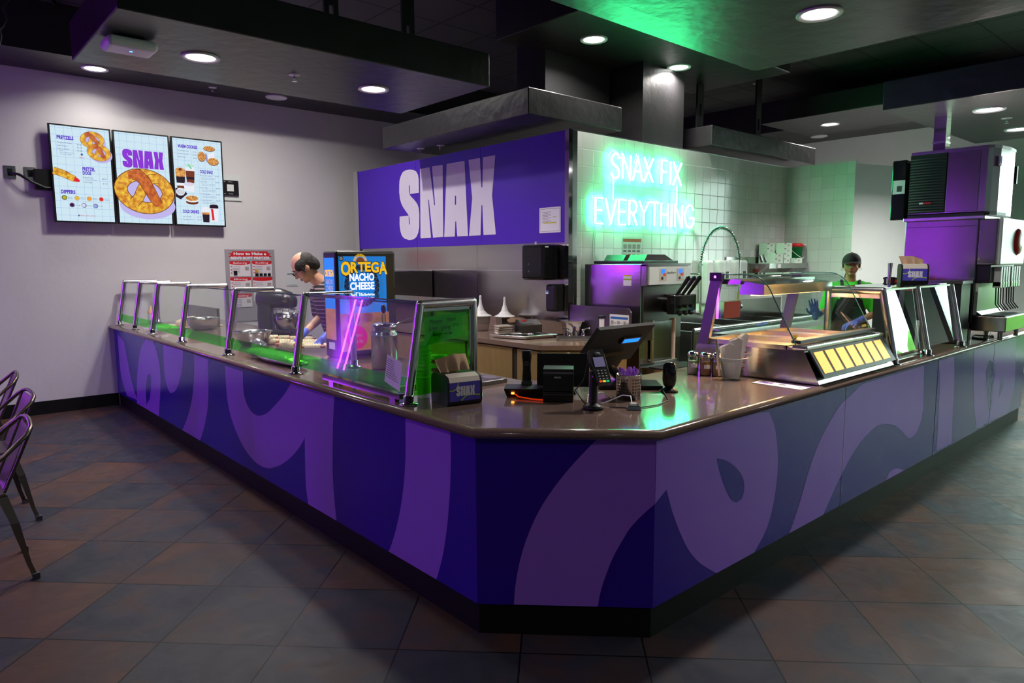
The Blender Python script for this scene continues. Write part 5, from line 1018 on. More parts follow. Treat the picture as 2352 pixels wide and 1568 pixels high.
b = MB(); b.box(5.0, 5.78, -.16, .085, 1.0, 1.125, 'steelh'); b.build('drip_tray', t, bev=.006)
b = MB(); b.box(5.03, 5.75, -.145, .03, 1.125, 1.130, 'black')
for k in range(11): b.box(5.04+k*.064, 5.09+k*.064, -.135, .02, 1.130, 1.134, 'rubber')
b.build('drip_grate', t)
for (x, y) in ((5.06, .12), (5.6, .12), (5.06, .58), (5.6, .58)): MB().cyl((x, y, TZ), (x, y, 1.065), .022, 'steel', .03).build('leg', t)
for x in (5.2, 5.7): MB().cyl((x, -.08, TZ), (x, -.08, 1.0), .018, 'steel', .022).build('front_leg', t)
for z, y in ((1.82, .06), (1.60, .06)): MB().cyl((4.99, y, z), (5.0, y, z), .008, 'chrome', seg=10).build('bolt', t)
tag(MB().tube([(5.12, .0, .921), (5.2, .12, .921), (5.35, .14, .93), (5.42, .02, .921), (5.55, .06, .921)], .007, 'rubber', 6).build('hose'), 'grey hose lying under the soda fountain', 'hose')
t = thing('ice_maker', 'ice machine with black louvres and curved front sitting on top of the soda fountain', 'ice machine', (5.4, .3, 1.963))
q = [(5.0, .63), (5.0, .09), (5.0, .05), (5.03, .02), (5.12, -.01), (5.3, -.03), (5.5, -.02), (5.62, .02), (5.66, .08), (5.66, .63)]
b = MB(); b.prism([(x, y, 1.985) for x, y in q], (0, 0, .52), 'steel'); b.build('cabinet', t)
b = MB(); b.prism([(x-.006 if x < 5.1 else x, y-.006, 2.505) for x, y in q], (0, 0, .022), 'steeldark'); b.build('top_cover', t)
b = MB(); b.prism([(x, y, 1.9625) for x, y in q], (0, 0, .03), 'black'); b.build('base', t)
b = MB(); b.box(4.985, 4.999, .345, .625, 2.0, 2.50, 'mattblack'); b.build('grille_panel', t)
for k in range(20):
    z = 2.02+k*.0235; b = MB(); P = [V((4.988-.016*sin(pi*i/6), .345+.28*i/6, z)) for i in range(7)]
    vs = []
    for p in P: vs += [p, p+V((-.006, 0, -.008)), p+V((-.006, 0, -.012)), p+V((.0, 0, -.006))]
    b.add(vs, [(4*i+a, 4*i+(a+1) % 4, 4*i+4+(a+1) % 4, 4*i+4+a) for i in range(6) for a in range(4)], 'rubber'); b.build('louvre', t)
b = MB(); b.box(4.992, 5.0, .10, .335, 2.0, 2.49, 'steelh'); b.build('side_panel', t, bev=.002); b = MB(); b.box(4.96, 4.965, .44, .50, 2.075, 2.09, 'red').box(4.96, 4.965, .50, .53, 2.075, 2.09, 'white'); b.build('sticker', t)
b = MB(); b.box(5.06, 5.12, -.018, -.008, 2.36, 2.44, 'white').box(5.065, 5.115, -.021, -.016, 2.375, 2.435, 'posterblue').box(5.085, 5.095, -.0225, -.02, 2.385, 2.428, 'white').box(5.075, 5.105, -.0225, -.02, 2.402, 2.412, 'white'); b.build('shield_badge', t)
b = MB(); b.box(5.60, 5.63, -.02, .02, 2.25, 2.40, 'black'); b.build('latch', t)
t = thing('air_filter_panel', 'upright black panel with white sticker at the left side of the ice machine', 'panel', (5.0, .72, 1.963))
b = MB(); b.box(5.0, 5.5, .66, .78, 1.95, 2.475, 'gloss'); b.build('panel', t, bev=.01); b = MB(); b.box(4.997, 5.0, .665, .765, 2.18, 2.30, 'whiteplast').box(4.9955, 4.997, .69, .73, 2.20, 2.25, 'rubber'); b.build('sticker', t)
t = tag(MB().box(5.50, 5.62, .52, .62, 2.53, 2.9, 'chrome').box(5.495, 5.625, .515, .625, 2.66, 2.675, 'alu').build('steel_flue'), 'square chrome flue running from the ice machine up to the ceiling slab', 'flue')
t = thing('ice_bin', 'black slotted rack between the right sneeze guard and the soda fountain', 'rack', (4.75, .2, TZ))
b = MB(); b.box(4.62, 4.86, .07, .36, TZ, 1.40, 'black'); b.build('body', t, bev=.005); b = MB(); b.box(4.61, 4.87, .06, .37, 1.402, 1.425, 'steeldark').box(4.615, 4.62, .12, .3, 1.37, 1.38, 'alu'); b.build('lid', t)
t = thing('tea_tap', 'red box with black tap lever standing behind the right sneeze guard', 'drink dispenser', (4.75, .62, TZ))
b = MB(); b.box(4.66, 4.97, .50, .75, TZ, 1.33, 'mattblack'); b.build('stand', t); b = MB(); b.box(4.62, 4.95, .40, .66, 1.335, 1.43, 'red'); b.build('red_box', t, bev=.004)
b = MB(); b.box(4.58, 4.62, .57, .64, 1.335, 1.45, 'black').box(4.62, 4.75, .50, .665, 1.43, 1.445, 'black'); b.build('tap_body', t); b = MB(); b.cyl((4.58, .60, 1.44), (4.585, .60, 1.57), .013, 'chrome', .02, 10).cyl((4.57, .60, 1.34), (4.57, .60, 1.44), .018, 'chrome'); b.build('tap_lever', t)
# ============================================================ menu screens
def em(name, c, s_=.75): return mat(name, (0, 0, 0), .3, emis=c, es=s_)
E_BG = None
def screen_bg():
    m = bpy.data.materials.new('screen_background'); m.use_nodes = True; nt = m.node_tree; N = nt.nodes; L = nt.links; b = N['Principled BSDF']; b.inputs['Base Color'].default_value = (0, 0, 0, 1); b.inputs['Roughness'].default_value = .2
    tc = N.new('ShaderNodeTexCoord'); sx = N.new('ShaderNodeSeparateXYZ'); L.new(tc.outputs['Object'], sx.inputs[0]); outs = []
    for c, of in (('X', .0), ('Z', .02)):
        a = N.new('ShaderNodeMath'); a.operation = 'MULTIPLY_ADD'; a.inputs[1].default_value = 1/.075; a.inputs[2].default_value = of; L.new(sx.outputs[c], a.inputs[0])
        f = N.new('ShaderNodeMath'); f.operation = 'FRACT'; L.new(a.outputs[0], f.inputs[0]); g = N.new('ShaderNodeMath'); g.operation = 'LESS_THAN'; g.inputs[1].default_value = .035; L.new(f.outputs[0], g.inputs[0]); outs.append(g.outputs[0])
    mx = N.new('ShaderNodeMath'); mx.operation = 'MAXIMUM'; L.new(outs[0], mx.inputs[0]); L.new(outs[1], mx.inputs[1])
    mc = N.new('ShaderNodeMix'); mc.data_type = 'RGBA'; mc.inputs[6].default_value = (.62, .80, .90, 1); mc.inputs[7].default_value = (.36, .50, .80, 1); L.new(mx.outputs[0], mc.inputs['Factor'])
    L.new(mc.outputs[2], b.inputs['Emission Color']); b.inputs['Emission Strength'].default_value = .78; return m
E_BG = screen_bg(); E_P = em('screen_purple', srgb(140, 50, 215)); E_PD = em('screen_violet', srgb(95, 60, 200)); E_T = em('screen_text', srgb(80, 90, 150)); E_G = mat('screen_pretzel', (0, 0, 0), .3)
def emnoise(name, c1, c2, sc):
    m = bpy.data.materials.new(name); m.use_nodes = True; nt = m.node_tree; N = nt.nodes; L = nt.links; b = N['Principled BSDF']; b.inputs['Base Color'].default_value = (0, 0, 0, 1)
    tc = N.new('ShaderNodeTexCoord'); n = N.new('ShaderNodeTexNoise'); n.inputs['Scale'].default_value = sc; n.inputs['Detail'].default_value = 3; L.new(tc.outputs['Object'], n.inputs['Vector'])
    cr = N.new('ShaderNodeValToRGB'); cr.color_ramp.elements[0].position = .38; cr.color_ramp.elements[1].position = .64; cr.color_ramp.elements[0].color = (*c1, 1); cr.color_ramp.elements[1].color = (*c2, 1); L.new(n.outputs['Fac'], cr.inputs[0])
    L.new(cr.outputs[0], b.inputs['Emission Color']); b.inputs['Emission Strength'].default_value = .72; return m
E_G = emnoise('screen_golden_dough', srgb(205, 120, 20), srgb(250, 205, 60), 22); E_B = emnoise('screen_brown_dough', srgb(170, 70, 15), srgb(225, 120, 35), 22); E_D = em('screen_outline', srgb(110, 50, 20)); E_L = em('screen_lilac_shadow', srgb(195, 185, 240)); E_W = em('screen_white', (.85, .88, .95)); E_R = em('screen_red', srgb(225, 40, 50)); E_K = em('screen_dark', srgb(40, 25, 40)); E_C = em('screen_coffee', srgb(120, 55, 35)); E_M = emnoise('screen_cookie', srgb(190, 110, 40), srgb(240, 180, 90), 60)
class Pic:      # flat picture area on a screen: u right 0..1, v down 0..1
    def __init__(s, x0, z1, w, h, y): s.x0, s.z1, s.w, s.h, s.y = x0, z1, w, h, y; s.b = MB(); s.n = 0
    def P(s, u, v): return (s.x0+u*s.w, s.y-s.n*.00012, s.z1-v*s.h)
    def poly(s, L, m): s.n += 1; s.b.add([s.P(u, v) for u, v in L], [tuple(range(len(L)))], m)
    def rect(s, u0, u1, v0, v1, m): s.poly([(u0, v1), (u1, v1), (u1, v0), (u0, v0)], m)
    def ell(s, u, v, ru, rv, m, n=24): s.poly([(u+ru*cos(2*pi*k/n), v-rv*sin(2*pi*k/n)) for k in range(n)], m)
    def ribbon(s, L, r, m, m2=None, closed=False):      # L in metres offsets -> thick stroke; outline first
        for mm, e in ((m2, 1.12), (m, 1.)):
            if mm is None: continue
            s.n += 1; n = len(L); A, B = [], []
            for i, (u, v) in enumerate(L):
                a = L[(i+1) % n] if closed or i < n-1 else L[i]; c = L[i-1] if closed or i > 0 else L[i]
                d = V(((a[0]-c[0])*s.w, (a[1]-c[1])*s.h)).normalized(); rr = (r[i] if isinstance(r, list) else r)*e; nx, nv_ = -d.y*rr/s.w, d.x*rr/s.h
                A.append((u+nx, v+nv_)); B.append((u-nx, v-nv_))
            vs = [s.P(*q) for q in A]+[s.P(*q) for q in B]; s.b.add(vs, [(i, (i+1) % n, n+(i+1) % n, n+i) for i in range(n if closed else n-1)], mm)
    def text(s, t, u, v, w, h, m, bold=0.): s.n += 1; s.b.text(t, s.P(u, v), (1, 0, 0), (0, 0, 1), w*s.w, h*s.h, m, bold)
    def pretzel(s, u, v, R, rot=0., k=1.):
        def q(a, b_): x = a*cos(rot)-b_*sin(rot); y = a*sin(rot)+b_*cos(rot); return (u+x*R/s.w, v-y*R*k/s.h)
        s.ell(u+.04, v+.05*R/.25, R*1.0/s.w, R*.80*k/s.h, E_L)
        ring = [q(1.0*cos(t_)*(.86), .66*sin(t_)+(.10 if sin(t_) < 0 else 0)) for t_ in [2*pi*i/40 for i in range(40)]]
        s.ribbon(ring, R*.21, E_G, E_D, True)
        s.ribbon([q(*p) for p in ((.45, .62), (.2, .55), (-.02, .30), (-.12, .05), (-.22, -.25), (-.35, -.42))], R*.17, E_G, E_D)
        s.ribbon([q(*p) for p in ((-.50, .60), (-.30, .62), (-.05, .45), (.15, .15), (.35, -.15), (.55, -.38))], [R*.19, R*.21, R*.20, R*.19, R*.17, R*.14], E_B, E_D)
        s.ribbon([q(*p) for p in ((-.62, .52), (-.40, .62), (-.22, .60))], R*.15, E_B)
def screen(x0, w, label):
    y = 6.95; z0, z1 = 2.033, 3.043
    t = thing('menu_screen', label, 'menu screen', (x0+w/2, y, z0), group='upright menu screens on the left wall')
    b = MB(); b.box(x0, x0+w, y, y+.045, z0, z1, 'black'); b.build('casing', t, bev=.002)
    b = MB(); bz = .016; b.add([(x0+bz, y-.001, z0+bz), (x0+w-bz, y-.001, z0+bz), (x0+w-bz, y-.001, z1-bz), (x0+bz, y-.001, z1-bz)], [(0, 1, 2, 3)], E_BG); b.build('display', t)
    MB().box(x0+w*.35, x0+w*.65, y+.045, 7.055, 2.40, 2.62, 'black').build('bracket', t)
    return t, Pic(x0+bz, z1-bz, w-2*bz, z1-z0-2*bz, y-.0015)
W_ = .570
t, p = screen(-.488, W_, 'left menu screen listing pretzels and dippers')
p.pretzel(.70, .125, .105, .1); p.pretzel(.80, .255, .105, -.15)
p.text('PRETZELS', .10, .14, .28, .036, E_PD, .05)
for i, (a, pr_) in enumerate((('Original Pretzel', '$7.00'), ('Add Dipper', '$1.00'), ('Add a Shake', '$1.00'))): p.text(a, .10, .183+i*.032, (.24, .18, .19)[i], .014, E_T); p.text(pr_, .43, .19+i*.032, .08, .013, E_T)
for i, a in enumerate(('Garlic', 'Sour Cream & Onion', 'Cinnamon Sugar')): p.text(a, .13, .265+i*.018, (.06, .24, .2)[i], .010, E_T)
p.text("Ben's", .46, .325, .08, .018, E_R); p.ell(.50, .285, .02, .012, E_T)
p.ribbon([(-.0, .475), (.1, .49), (.2, .51), (.3, .54), (.36, .555)], [.034, .034, .033, .03, .026], E_G, E_D); p.ribbon([(.34, .55), (.39, .562), (.43, .572)], [.024, .02, .008], E_R)
for k in range(40): p.ell(.02+.3*random.random(), .465+.05*random.random()+.0, .006, .002, E_K, 6)
p.text('PRETZEL', .49, .455, .22, .036, E_PD, .05); p.text('DOGS', .49, .498, .145, .036, E_PD, .05)
p.text('Pretzel Dog', .49, .535, .17, .014, E_T); p.text('$8.00', .82, .54, .08, .013, E_T); p.text('w/ Nacho Cheese', .52, .556, .2, .010, E_T); p.text('Add Dipper', .49, .585, .16, .014, E_T); p.text('$1.00', .83, .59, .08, .013, E_T)
p.text('DIPPERS', .10, .71, .24, .036, E_PD, .05)
for i, c_ in enumerate((srgb(190, 180, 40), srgb(230, 190, 60), srgb(245, 160, 50), srgb(225, 30, 50))): u = .15+i*.21; p.ell(u, .755, .045, .025, E_K if i == 0 else em('dip_rim', srgb(210, 170, 130))); p.ell(u, .755, .034, .019, em('dip_fill', c_)); p.text('Honey', u+.06, .752, .07, .010, E_T); p.text('Mustard', u+.06, .766, .08, .010, E_T)
for i, c_ in enumerate((srgb(60, 20, 60), srgb(215, 220, 240), srgb(150, 170, 230))): u = .27+i*.20; p.ell(u, .83, .045, .025, em('dip_rim', srgb(120, 110, 170))); p.ell(u-.005, .83, .034, .019, em('dip_fill', c_)); p.text('Icing', u+.06, .835, .07, .010, E_T)
p.text("Ben's soft pretzels", .40, .945, .26, .014, E_R); p.ell(.37, .94, .014, .010, E_T); p.b.build('picture', t)
t, p = screen(.100, W_, 'middle menu screen with a giant pretzel under purple capital letters')
p.ell(.55, .80, .53, .155, E_L, 40)
logo(p.b, p.P(.12, .385), (1, 0, 0), (0, 0, 1), .78*p.w, .205*p.h, E_P, E_BG, (0, -.0003, 0)); p.n += 5
C_ = MB(); p.pretzel(.5, .655, .285, -.12, 1.05); p.b.build('picture', t)
t, p = screen(.690, W_, 'right menu screen listing warm cookies, cold snacks and drinks')
p.text('WARM COOKIES', .10, .105, .40, .036, E_PD, .05)
for i, (a, pr_) in enumerate((('Chocolate Chip', '$3.00'), ('Snickerdoodle', '$3.00'), ('Best Dozen', '$3.00'))): p.text(a, .10, .145+i*.036, (.22, .21, .16)[i], .013, E_T); p.text(pr_, .40, .148+i*.036, .08, .012, E_T)
p.poly([(.70, .16), (.85, .12), (.86, .21), (.71, .255)], E_W); p.poly([(.66, .14), (.70, .16), (.71, .255), (.66, .23)], em('box_shade', srgb(150, 150, 190)))
for (u, v, a, c_) in ((.75, .085, .12, .028), (.58, .185, .08, .055), (.82, .235, .115, .042)):
    p.ell(u, v+.006, a*1.04, c_*1.06, E_D); p.ell(u, v, a, c_, E_M)
    for k in range(8): p.ell(u+a*.6*cos(k*2.4), v+c_*.6*sin(k*2.4), .008, .004, E_K, 8)
def cup(u, v, w, h, bands): 
    for (f0, f1, m) in bands: p.poly([(u-w*(.5-.12*f0), v+h*f0), (u-w*(.5-.12*f1), v+h*f1), (u+w*(.5-.12*f1), v+h*f1), (u+w*(.5-.12*f0), v+h*f0)], m)
cup(.32, .31, .20, .20, ((0, .3, E_W), (.3, .65, E_C), (.65, .8, E_K), (.8, 1, E_C))); p.ell(.32, .31, .10, .018, em('mint', srgb(190, 230, 215))); p.poly([(.28, .29), (.30, .29), (.36, .34), (.34, .35)], em('straw', srgb(90, 200, 150)))
cup(.12, .37, .20, .21, ((0, .35, E_M), (.35, .7, E_K), (.7, .85, E_W), (.85, 1, E_C))); p.ell(.12, .37, .10, .03, E_M); p.ell(.12, .36, .035, .015, E_C)
p.poly([(.17, .52), (.39, .54), (.38, .62), (.19, .60)], E_W); p.ell(.28, .525, .11, .022, em('cream_top', srgb(225, 215, 235)))
p.poly([(.0, .58), (.12, .57), (.24, .64), (.10, .71), (.0, .68)], E_K); p.ell(.10, .62, .09, .045, E_W)
for k in range(6): p.ribbon([(.03+k*.025, .59), (.05+k*.022, .65)], .0015, E_K)
p.ell(.33, .735, .13, .028, E_D); p.ell(.33, .715, .13, .022, E_W); p.ell(.33, .69, .13, .032, E_M)
for k in range(6): p.ell(.33+.09*cos(k*2.4), .688+.018*sin(k*2.4), .008, .004, E_K, 8)
p.text('COLD SNAX', .52, .385, .28, .036, E_PD, .05)
for i in range(5): p.text(('Ice Cream 2 toppings', 'Soda Float', 'Nitro Float', 'Cookie Sundae', 'Cookie Sandwich')[i], .52, .42+i*.072, (.24, .14, .15, .20, .22)[i], .013, E_T); p.text('$5.00', .84, .42+i*.072, .08, .012, E_T); p.text('Choice of ice cream flavor', .54, .443+i*.072, .30, .009, E_T); p.text('topped with whipped cream', .54, .458+i*.072, .31, .009, E_T)
p.text('COLD DRINKS', .12, .865, .34, .036, E_PD, .05); p.text('Nitro Coffee', .12, .915, .17, .013, E_T); p.text('$7.00', .42, .915, .08, .012, E_T); p.text('Fountain Drink', .12, .948, .21, .013, E_T); p.text('$3.00', .42, .948, .08, .012, E_T)
cup(.60, .80, .17, .17, ((0, .3, E_W), (.3, .45, E_M), (.45, 1, E_K))); p.ell(.60, .80, .085, .016, E_W)
cup(.78, .77, .19, .19, ((0, .15, E_K), (.15, 1, E_W))); p.poly([(.71, .80), (.76, .81), (.78, .94), (.73, .945)], E_R); p.ell(.78, .77, .095, .018, E_K); p.b.build('picture', t)
# wall brackets and plugs beside the screens
t = thing('screen_wall_mount', 'black slotted wall mount plate sticking out right of the menu screens', 'wall mount', (1.40, 7.05, 2.53))
b = MB(); b.box(1.20, 1.50, 7.045, 7.058, 2.36, 2.67, 'wallplain'); b.build('back_board', t); b = MB(); b.box(1.20, 1.45, 7.02, 7.03, 2.42, 2.60, 'black').box(1.45, 1.46, 7.02, 7.055, 2.42, 2.60, 'black'); b.build('plate', t)
b = MB(); b.box(1.32, 1.40, 7.018, 7.02, 2.47, 2.55, 'wallplain').box(1.25, 1.30, 7.018, 7.02, 2.58, 2.585, 'wallplain').box(1.34, 1.39, 7.018, 7.02, 2.58, 2.585, 'wallplain').box(1.25, 1.30, 7.018, 7.02, 2.435, 2.44, 'wallplain').box(1.34, 1.39, 7.018, 7.02, 2.435, 2.44, 'wallplain'); b.build('slots', t)
t = thing('screen_wall_mount', 'black wall mount arm sticking out left of the menu screens', 'wall mount', (-.55, 7.05, 2.45)); MB().box(-.63, -.40, 6.98, 7.055, 2.36, 2.57, 'black').build('plate', t)
for x, lb in ((-.83, 'left'), (-.66, 'right')):
    t = thing('wall_socket', lb+' one of two small steel wall sockets left of the menu screens', 'socket', (x, 7.05, 2.52)); MB().box(x-.05, x+.05, 7.052, 7.06, 2.46, 2.59, 'steel').build('cover_plate', t, bev=.002); MB().box(x-.02, x+.02, 7.035, 7.052, 2.49, 2.56, 'black').build('plug', t)
tag(MB().tube([(-.83, 7.03, 2.52), (-.76, 6.98, 2.50), (-.66, 6.96, 2.43), (-.55, 6.97, 2.38), (-.45, 6.99, 2.39)], .014, 'black', 8).build('power_cable'), 'thick black power cable from the left wall socket to the screens', 'cable')
# ============================================================ poster + notices on left wall
t = thing('instruction_poster', 'tall grey poster with red banners about making pretzels on the white left wall', 'poster', (1.56, 7.05, .88))
M['postergrey'] = mat('poster_grey', srgb(150, 145, 150), .6); M['posterred'] = mat('poster_red', srgb(200, 20, 28), .5); M['posterwhite'] = mat('poster_white', srgb(215, 208, 212), .6)
X0_, Z1_, PW, PH = 1.262, 1.765, .625, .90
MB().box(X0_, X0_+PW, 7.05, 7.058, Z1_-PH, Z1_, 'postergrey').build('board', t)
p = Pic(X0_, Z1_, PW, PH, 7.0495)
p.poly([(.07, .05), (.93, .05), (.88, .075), (.95, .105), (.78, .10), (.22, .10), (.06, .105), (.12, .075)], 'posterred'); p.rect(.14, .86, .025, .085, 'posterred'); p.text('How to Make a', .17, .075, .66, .034, 'white', .05); p.text("BEN'S SOFT PRETZEL", .11, .135, .80, .034, 'white', .05)
for (u0, u1, v0, v1, s_) in ((.08, .49, .16, .37, 'Gathering'), (.53, .93, .16, .375, 'Rolling'), (.08, .49, .385, .60, 'Mixing'), (.53, .93, .39, .72, ''), (.08, .49, .615, .80, 'Proofing')):
    p.rect(u0, u1, v0, v1, 'posterwhite'); p.rect(u0, u1, v0, v0+.035, 'posterred'); p.ell((u0+u1)/2, v0+.035, (u1-u0)/2, .018, 'posterred'); s_ and p.text(s_, u0+.07, v0+.038, u1-u0-.14, .024, 'white', .01)
    for k in range(5): p.rect(u0+.05, u0+.2+.1*((k*3) % 3)/2, v0+.075+k*.022, v0+.079+k*.022, 'rubber'); p.ell(u0+.03, v0+.077+k*.022, .014, .008, 'posterred', 12) if k % 2 == 0 else None
    p.rect(u1-.11, u1-.03, v0+.08, v0+.13, 'photo')
p.rect(.15, .22, .295, .355, 'gloss'); p.rect(.57, .64, .28, .325, mat('gold_photo', srgb(200, 150, 50), .5, var=.5, vscale=60))
for k in range(4): p.rect(.58+k*.085, .645+k*.085, .335, .37, 'gloss')
p.b.build('print', t)
t = thing('small_notice', 'faint small paper notice on the white wall left of the man', 'notice', (2.12, 7.05, 1.3)); b = MB(); b.box(2.03, 2.19, 7.055, 7.059, 1.29, 1.50, 'wallplain'); b.build('sheet', t); b = MB(); b.box(2.05, 2.16, 7.053, 7.055, 1.445, 1.455, 'rubber').box(2.05, 2.17, 7.0535, 7.055, 1.305, 1.307, 'rubber'); b.build('print', t)
# ============================================================ café chairs
M['gun'] = mat('gunmetal_lacquer', (.16, .13, .11), .3, .9, var=.2)
ch = thing('cafe_chair', 'nearest gunmetal cafe armchair cut by the left edge of the picture', 'chair', (-1.60, 2.68, 0), 0, 'gunmetal cafe chairs at the left edge')
def rb(x, y, z): return V((x, y, z))
b = MB(); b.box(-.19, .17, -.18, .18, .44, .455, 'gun'); b.build('seat', ch, world=False, bev=.02, seg=4)
b = MB(); b.prism([(.16, -.11, .46), (.16, .11, .46), (.285, .125, .77), (.285, -.125, .77)], (.003, 0, .0), 'gun'); b.build('back_plate', ch, world=False)
P = [rb(-.06, -.23, .455), rb(.02, -.235, .55), rb(.17, -.235, .66), rb(.265, -.22, .745), rb(.292, -.17, .775), rb(.298, -.09, .788), rb(.30, 0, .792), rb(.298, .09, .788), rb(.292, .17, .775), rb(.265, .22, .745), rb(.17, .235, .66), rb(.02, .235, .55), rb(-.06, .23, .455)]
b = MB(); b.tube(P, .0115, 'gun', 10); b.build('hoop_rail', ch, world=False)
for s_ in (-1, 1):
    b = MB(); b.tube([rb(.16, s_*.17, .46), rb(.22, s_*.18, .60), rb(.288, s_*.19, .765)], .008, 'gun', 8); b.build('back_strut', ch, world=False)
for sx_ in (-1, 1):
    for sy_ in (-1, 1):
        P = [V((sx_*.15, sy_*.16, .44)), V((sx_*.19, sy_*.19, .30)), V((sx_*.23, sy_*.21, .09)), V((sx_*.255, sy_*.22, .0))]; b = MB(); vs = []
        for p_, w_ in zip(P, (.045, .036, .022, .024)):
            vs += [p_+V((-w_*.5*sx_, w_*.3*sy_, 0)), p_+V((w_*.5*sx_, w_*.3*sy_, 0)), p_+V((w_*.5*sx_, -w_*.6*sy_, 0)), p_+V((w_*.25*sx_, -w_*.6*sy_, 0)), p_+V((w_*.25*sx_, w_*.1*sy_, 0)), p_+V((-w_*.5*sx_, w_*.1*sy_, 0))]
        b.add(vs, [(6*i+a, 6*i+(a+1) % 6, 6*i+6+(a+1) % 6, 6*i+6+a) for i in range(3) for a in range(6)]+[(18, 19, 20, 21, 22, 23)], 'gun'); leg = b.build('leg', ch, world=False)
        f = MB(); f.box(P[-1].x-.016, P[-1].x+.016, P[-1].y-.016, P[-1].y+.016, 0, .03, 'rubber'); f.build('foot_cap', leg, world=False)
dup(ch, (-1.48, 3.62, 0), .05, 'middle gunmetal cafe armchair of three at the left edge'); dup(ch, (-1.45, 4.62, 0), -.05, 'farthest gunmetal cafe armchair of three, nearest the white wall')
# greenery outside the storefront, seen in the reflections of the right sneeze guard
LEAF = mat('leaf_green', srgb(110, 170, 60), .6, var=.4, vscale=3)
t = thing('palm_tree', 'palm outside the storefront windows', 'tree', (14.5, -2.2, 0)); b = MB(); b.tube([(14.5, -2.2, 0), (14.6, -2.25, 2), (14.5, -2.3, 4.5)], [.2, .16, .14], mat('palm_bark', srgb(150, 130, 95), .9, var=.3, vscale=10), 10); b.build('trunk', t)
for k in range(12):
    a = k*.53; b = MB(); P = [V((14.5+cos(a)*r_, -2.3+sin(a)*r_, 4.5+.5*r_-.32*r_*r_)) for r_ in (0, .5, 1, 1.6, 2.2)]; b.tube(P, [.04, .12, .16, .12, .02], LEAF, 4); b.build('frond', t)
rr = random.Random(3)
for k in range(9):
    x, y = 12.6+rr.random()*.8, -6.2+k*.8; b = crumple((x, y, .5), (.42, .40, .75+.3*rr.random()), LEAF, k*3., .5, 16); tag(b.build('shrub'), 'green shrub outside the storefront windows', 'shrub', 'shrubs outside the windows')
MB_ = MB(); MB_.box(10.2, 30, -14, 6, -.12, -.02, mat('outdoor_paving', (.45, .44, .42), .9)); struct(MB_.build('ground'))
# ============================================================ dough work on the left counter
t = thing('stand_mixer', 'black stand mixer with wire bowl guard on the left counter by the poster', 'mixer', (.92, 4.72, TZ), radians(-38))
M['mixer'] = mat('dark_mixer_enamel', (.03, .028, .035), .3)
b = MB(); b.box(-.17, .16, -.11, .11, 0, .05, 'mixer'); b.build('base', t, world=False, bev=.02, seg=3)
b = MB(); b.loops([[V((x+dx, y*w, z)) for x, y in ((-.06, -1), (.06, -1), (.06, 1), (-.06, 1))] for z, w, dx in ((.04, .09, -.10), (.18, .07, -.11), (.30, .075, -.10))], 'mixer'); b.build('column', t, world=False, bev=.015, seg=3)
b = MB(); b.loops([[V((x, w*cos(a), zc+h*sin(a))) for a in [2*pi*k/16 for k in range(16)]] for x, w, h, zc in ((-.19, .03, .04, .34), (-.17, .075, .08, .34), (-.08, .095, .10, .35), (.05, .095, .095, .345), (.14, .085, .08, .325), (.18, .06, .05, .31), (.19, .02, .02, .31))], 'mixer'); b.build('motor_head', t, world=False)
b = MB(); b.lathe([(.0, 0), (.035, 0), (.04, .012), (.036, .03), (0, .032)], (.10, -.09, .345), 'steeldark', 20, ax='y'); b.T = Matrix.Identity(4); b.cyl((.17, -.05, .37), (.25, -.05, .375), .005, 'steel', seg=8); b.build('speed_knob', t, world=False)
b = MB(); b.lathe([(.07, .05), (.09, .06), (.11, .14), (.115, .20), (.112, .20), (.105, .14)], (.08, 0, 0), 'steel', 24); b.build('mixing_bowl', t, world=False)
b = MB()
for k in range(9): a = radians(-120+k*30); b.tube([(.08+.05*cos(a), .05*sin(a), .245), (.08+.10*cos(a), .10*sin(a), .24), (.08+.125*cos(a), .125*sin(a), .20), (.08+.125*cos(a), .125*sin(a), .17)], .0025, 'chrome', 5)
b.tube([(.08+.125*cos(a), .125*sin(a), .17) for a in [2*pi*k/24 for k in range(24)]], .003, 'chrome', 5, closed=True); b.tube([(.08+.10*cos(a), .10*sin(a), .24) for a in [2*pi*k/24 for k in range(24)]], .003, 'chrome', 5, closed=True); b.build('wire_guard', t, world=False)
def bowl(x, y, R, h, label):
    b = MB(); b.lathe([(0, .002), (R*.55, .002), (R*.62, .01), (R*.85, h*.5), (R*.96, h*.95), (R, h), (R*1.06, h+.002), (R*1.06, h+.006), (R*.98, h+.004), (R*.93, h*.9), (R*.8, h*.45), (R*.55, .012), (0, .01)], (x, y, TZ), 'alu', 40); return tag(b.build('mixing_bowl'), label, 'bowl')
bowl(.42, 4.05, .155, .11, 'wide steel mixing bowl in the middle of the left counter'); bowl(.55, 5.75, .165, .115, 'steel mixing bowl farther along the left counter near the dough')
M['dough'] = mat('raw_dough', srgb(228, 208, 170), .6, bump=.1); M['sausage'] = mat('hot_dog_sausage', srgb(165, 90, 65), .4); M['tray'] = M['alu']
def tray(x, y, rz, w, d, label, z=TZ):
    t = thing('baking_tray', label, 'tray', (x, y, z), rz, 'baking trays on the left counter')
    b = MB(); b.box(-w/2, w/2, -d/2, d/2, .0, .003, 'alu')
    for a, c_, e, f in ((-w/2, -w/2+.004, -d/2, d/2), (w/2-.004, w/2, -d/2, d/2), (-w/2, w/2, -d/2, -d/2+.004), (-w/2, w/2, d/2-.004, d/2)): b.box(a, c_, e, f, .003, .028, 'alu')
    b.build('pan', t, world=False); return t
tray(.70, 4.12, radians(52-90), .46, .32, 'aluminium tray of dough wrapped sausages beside the mixer')
tray(.66, 3.42, radians(-38), .50, .33, 'aluminium tray in front of the man holding larger wrapped sausages')
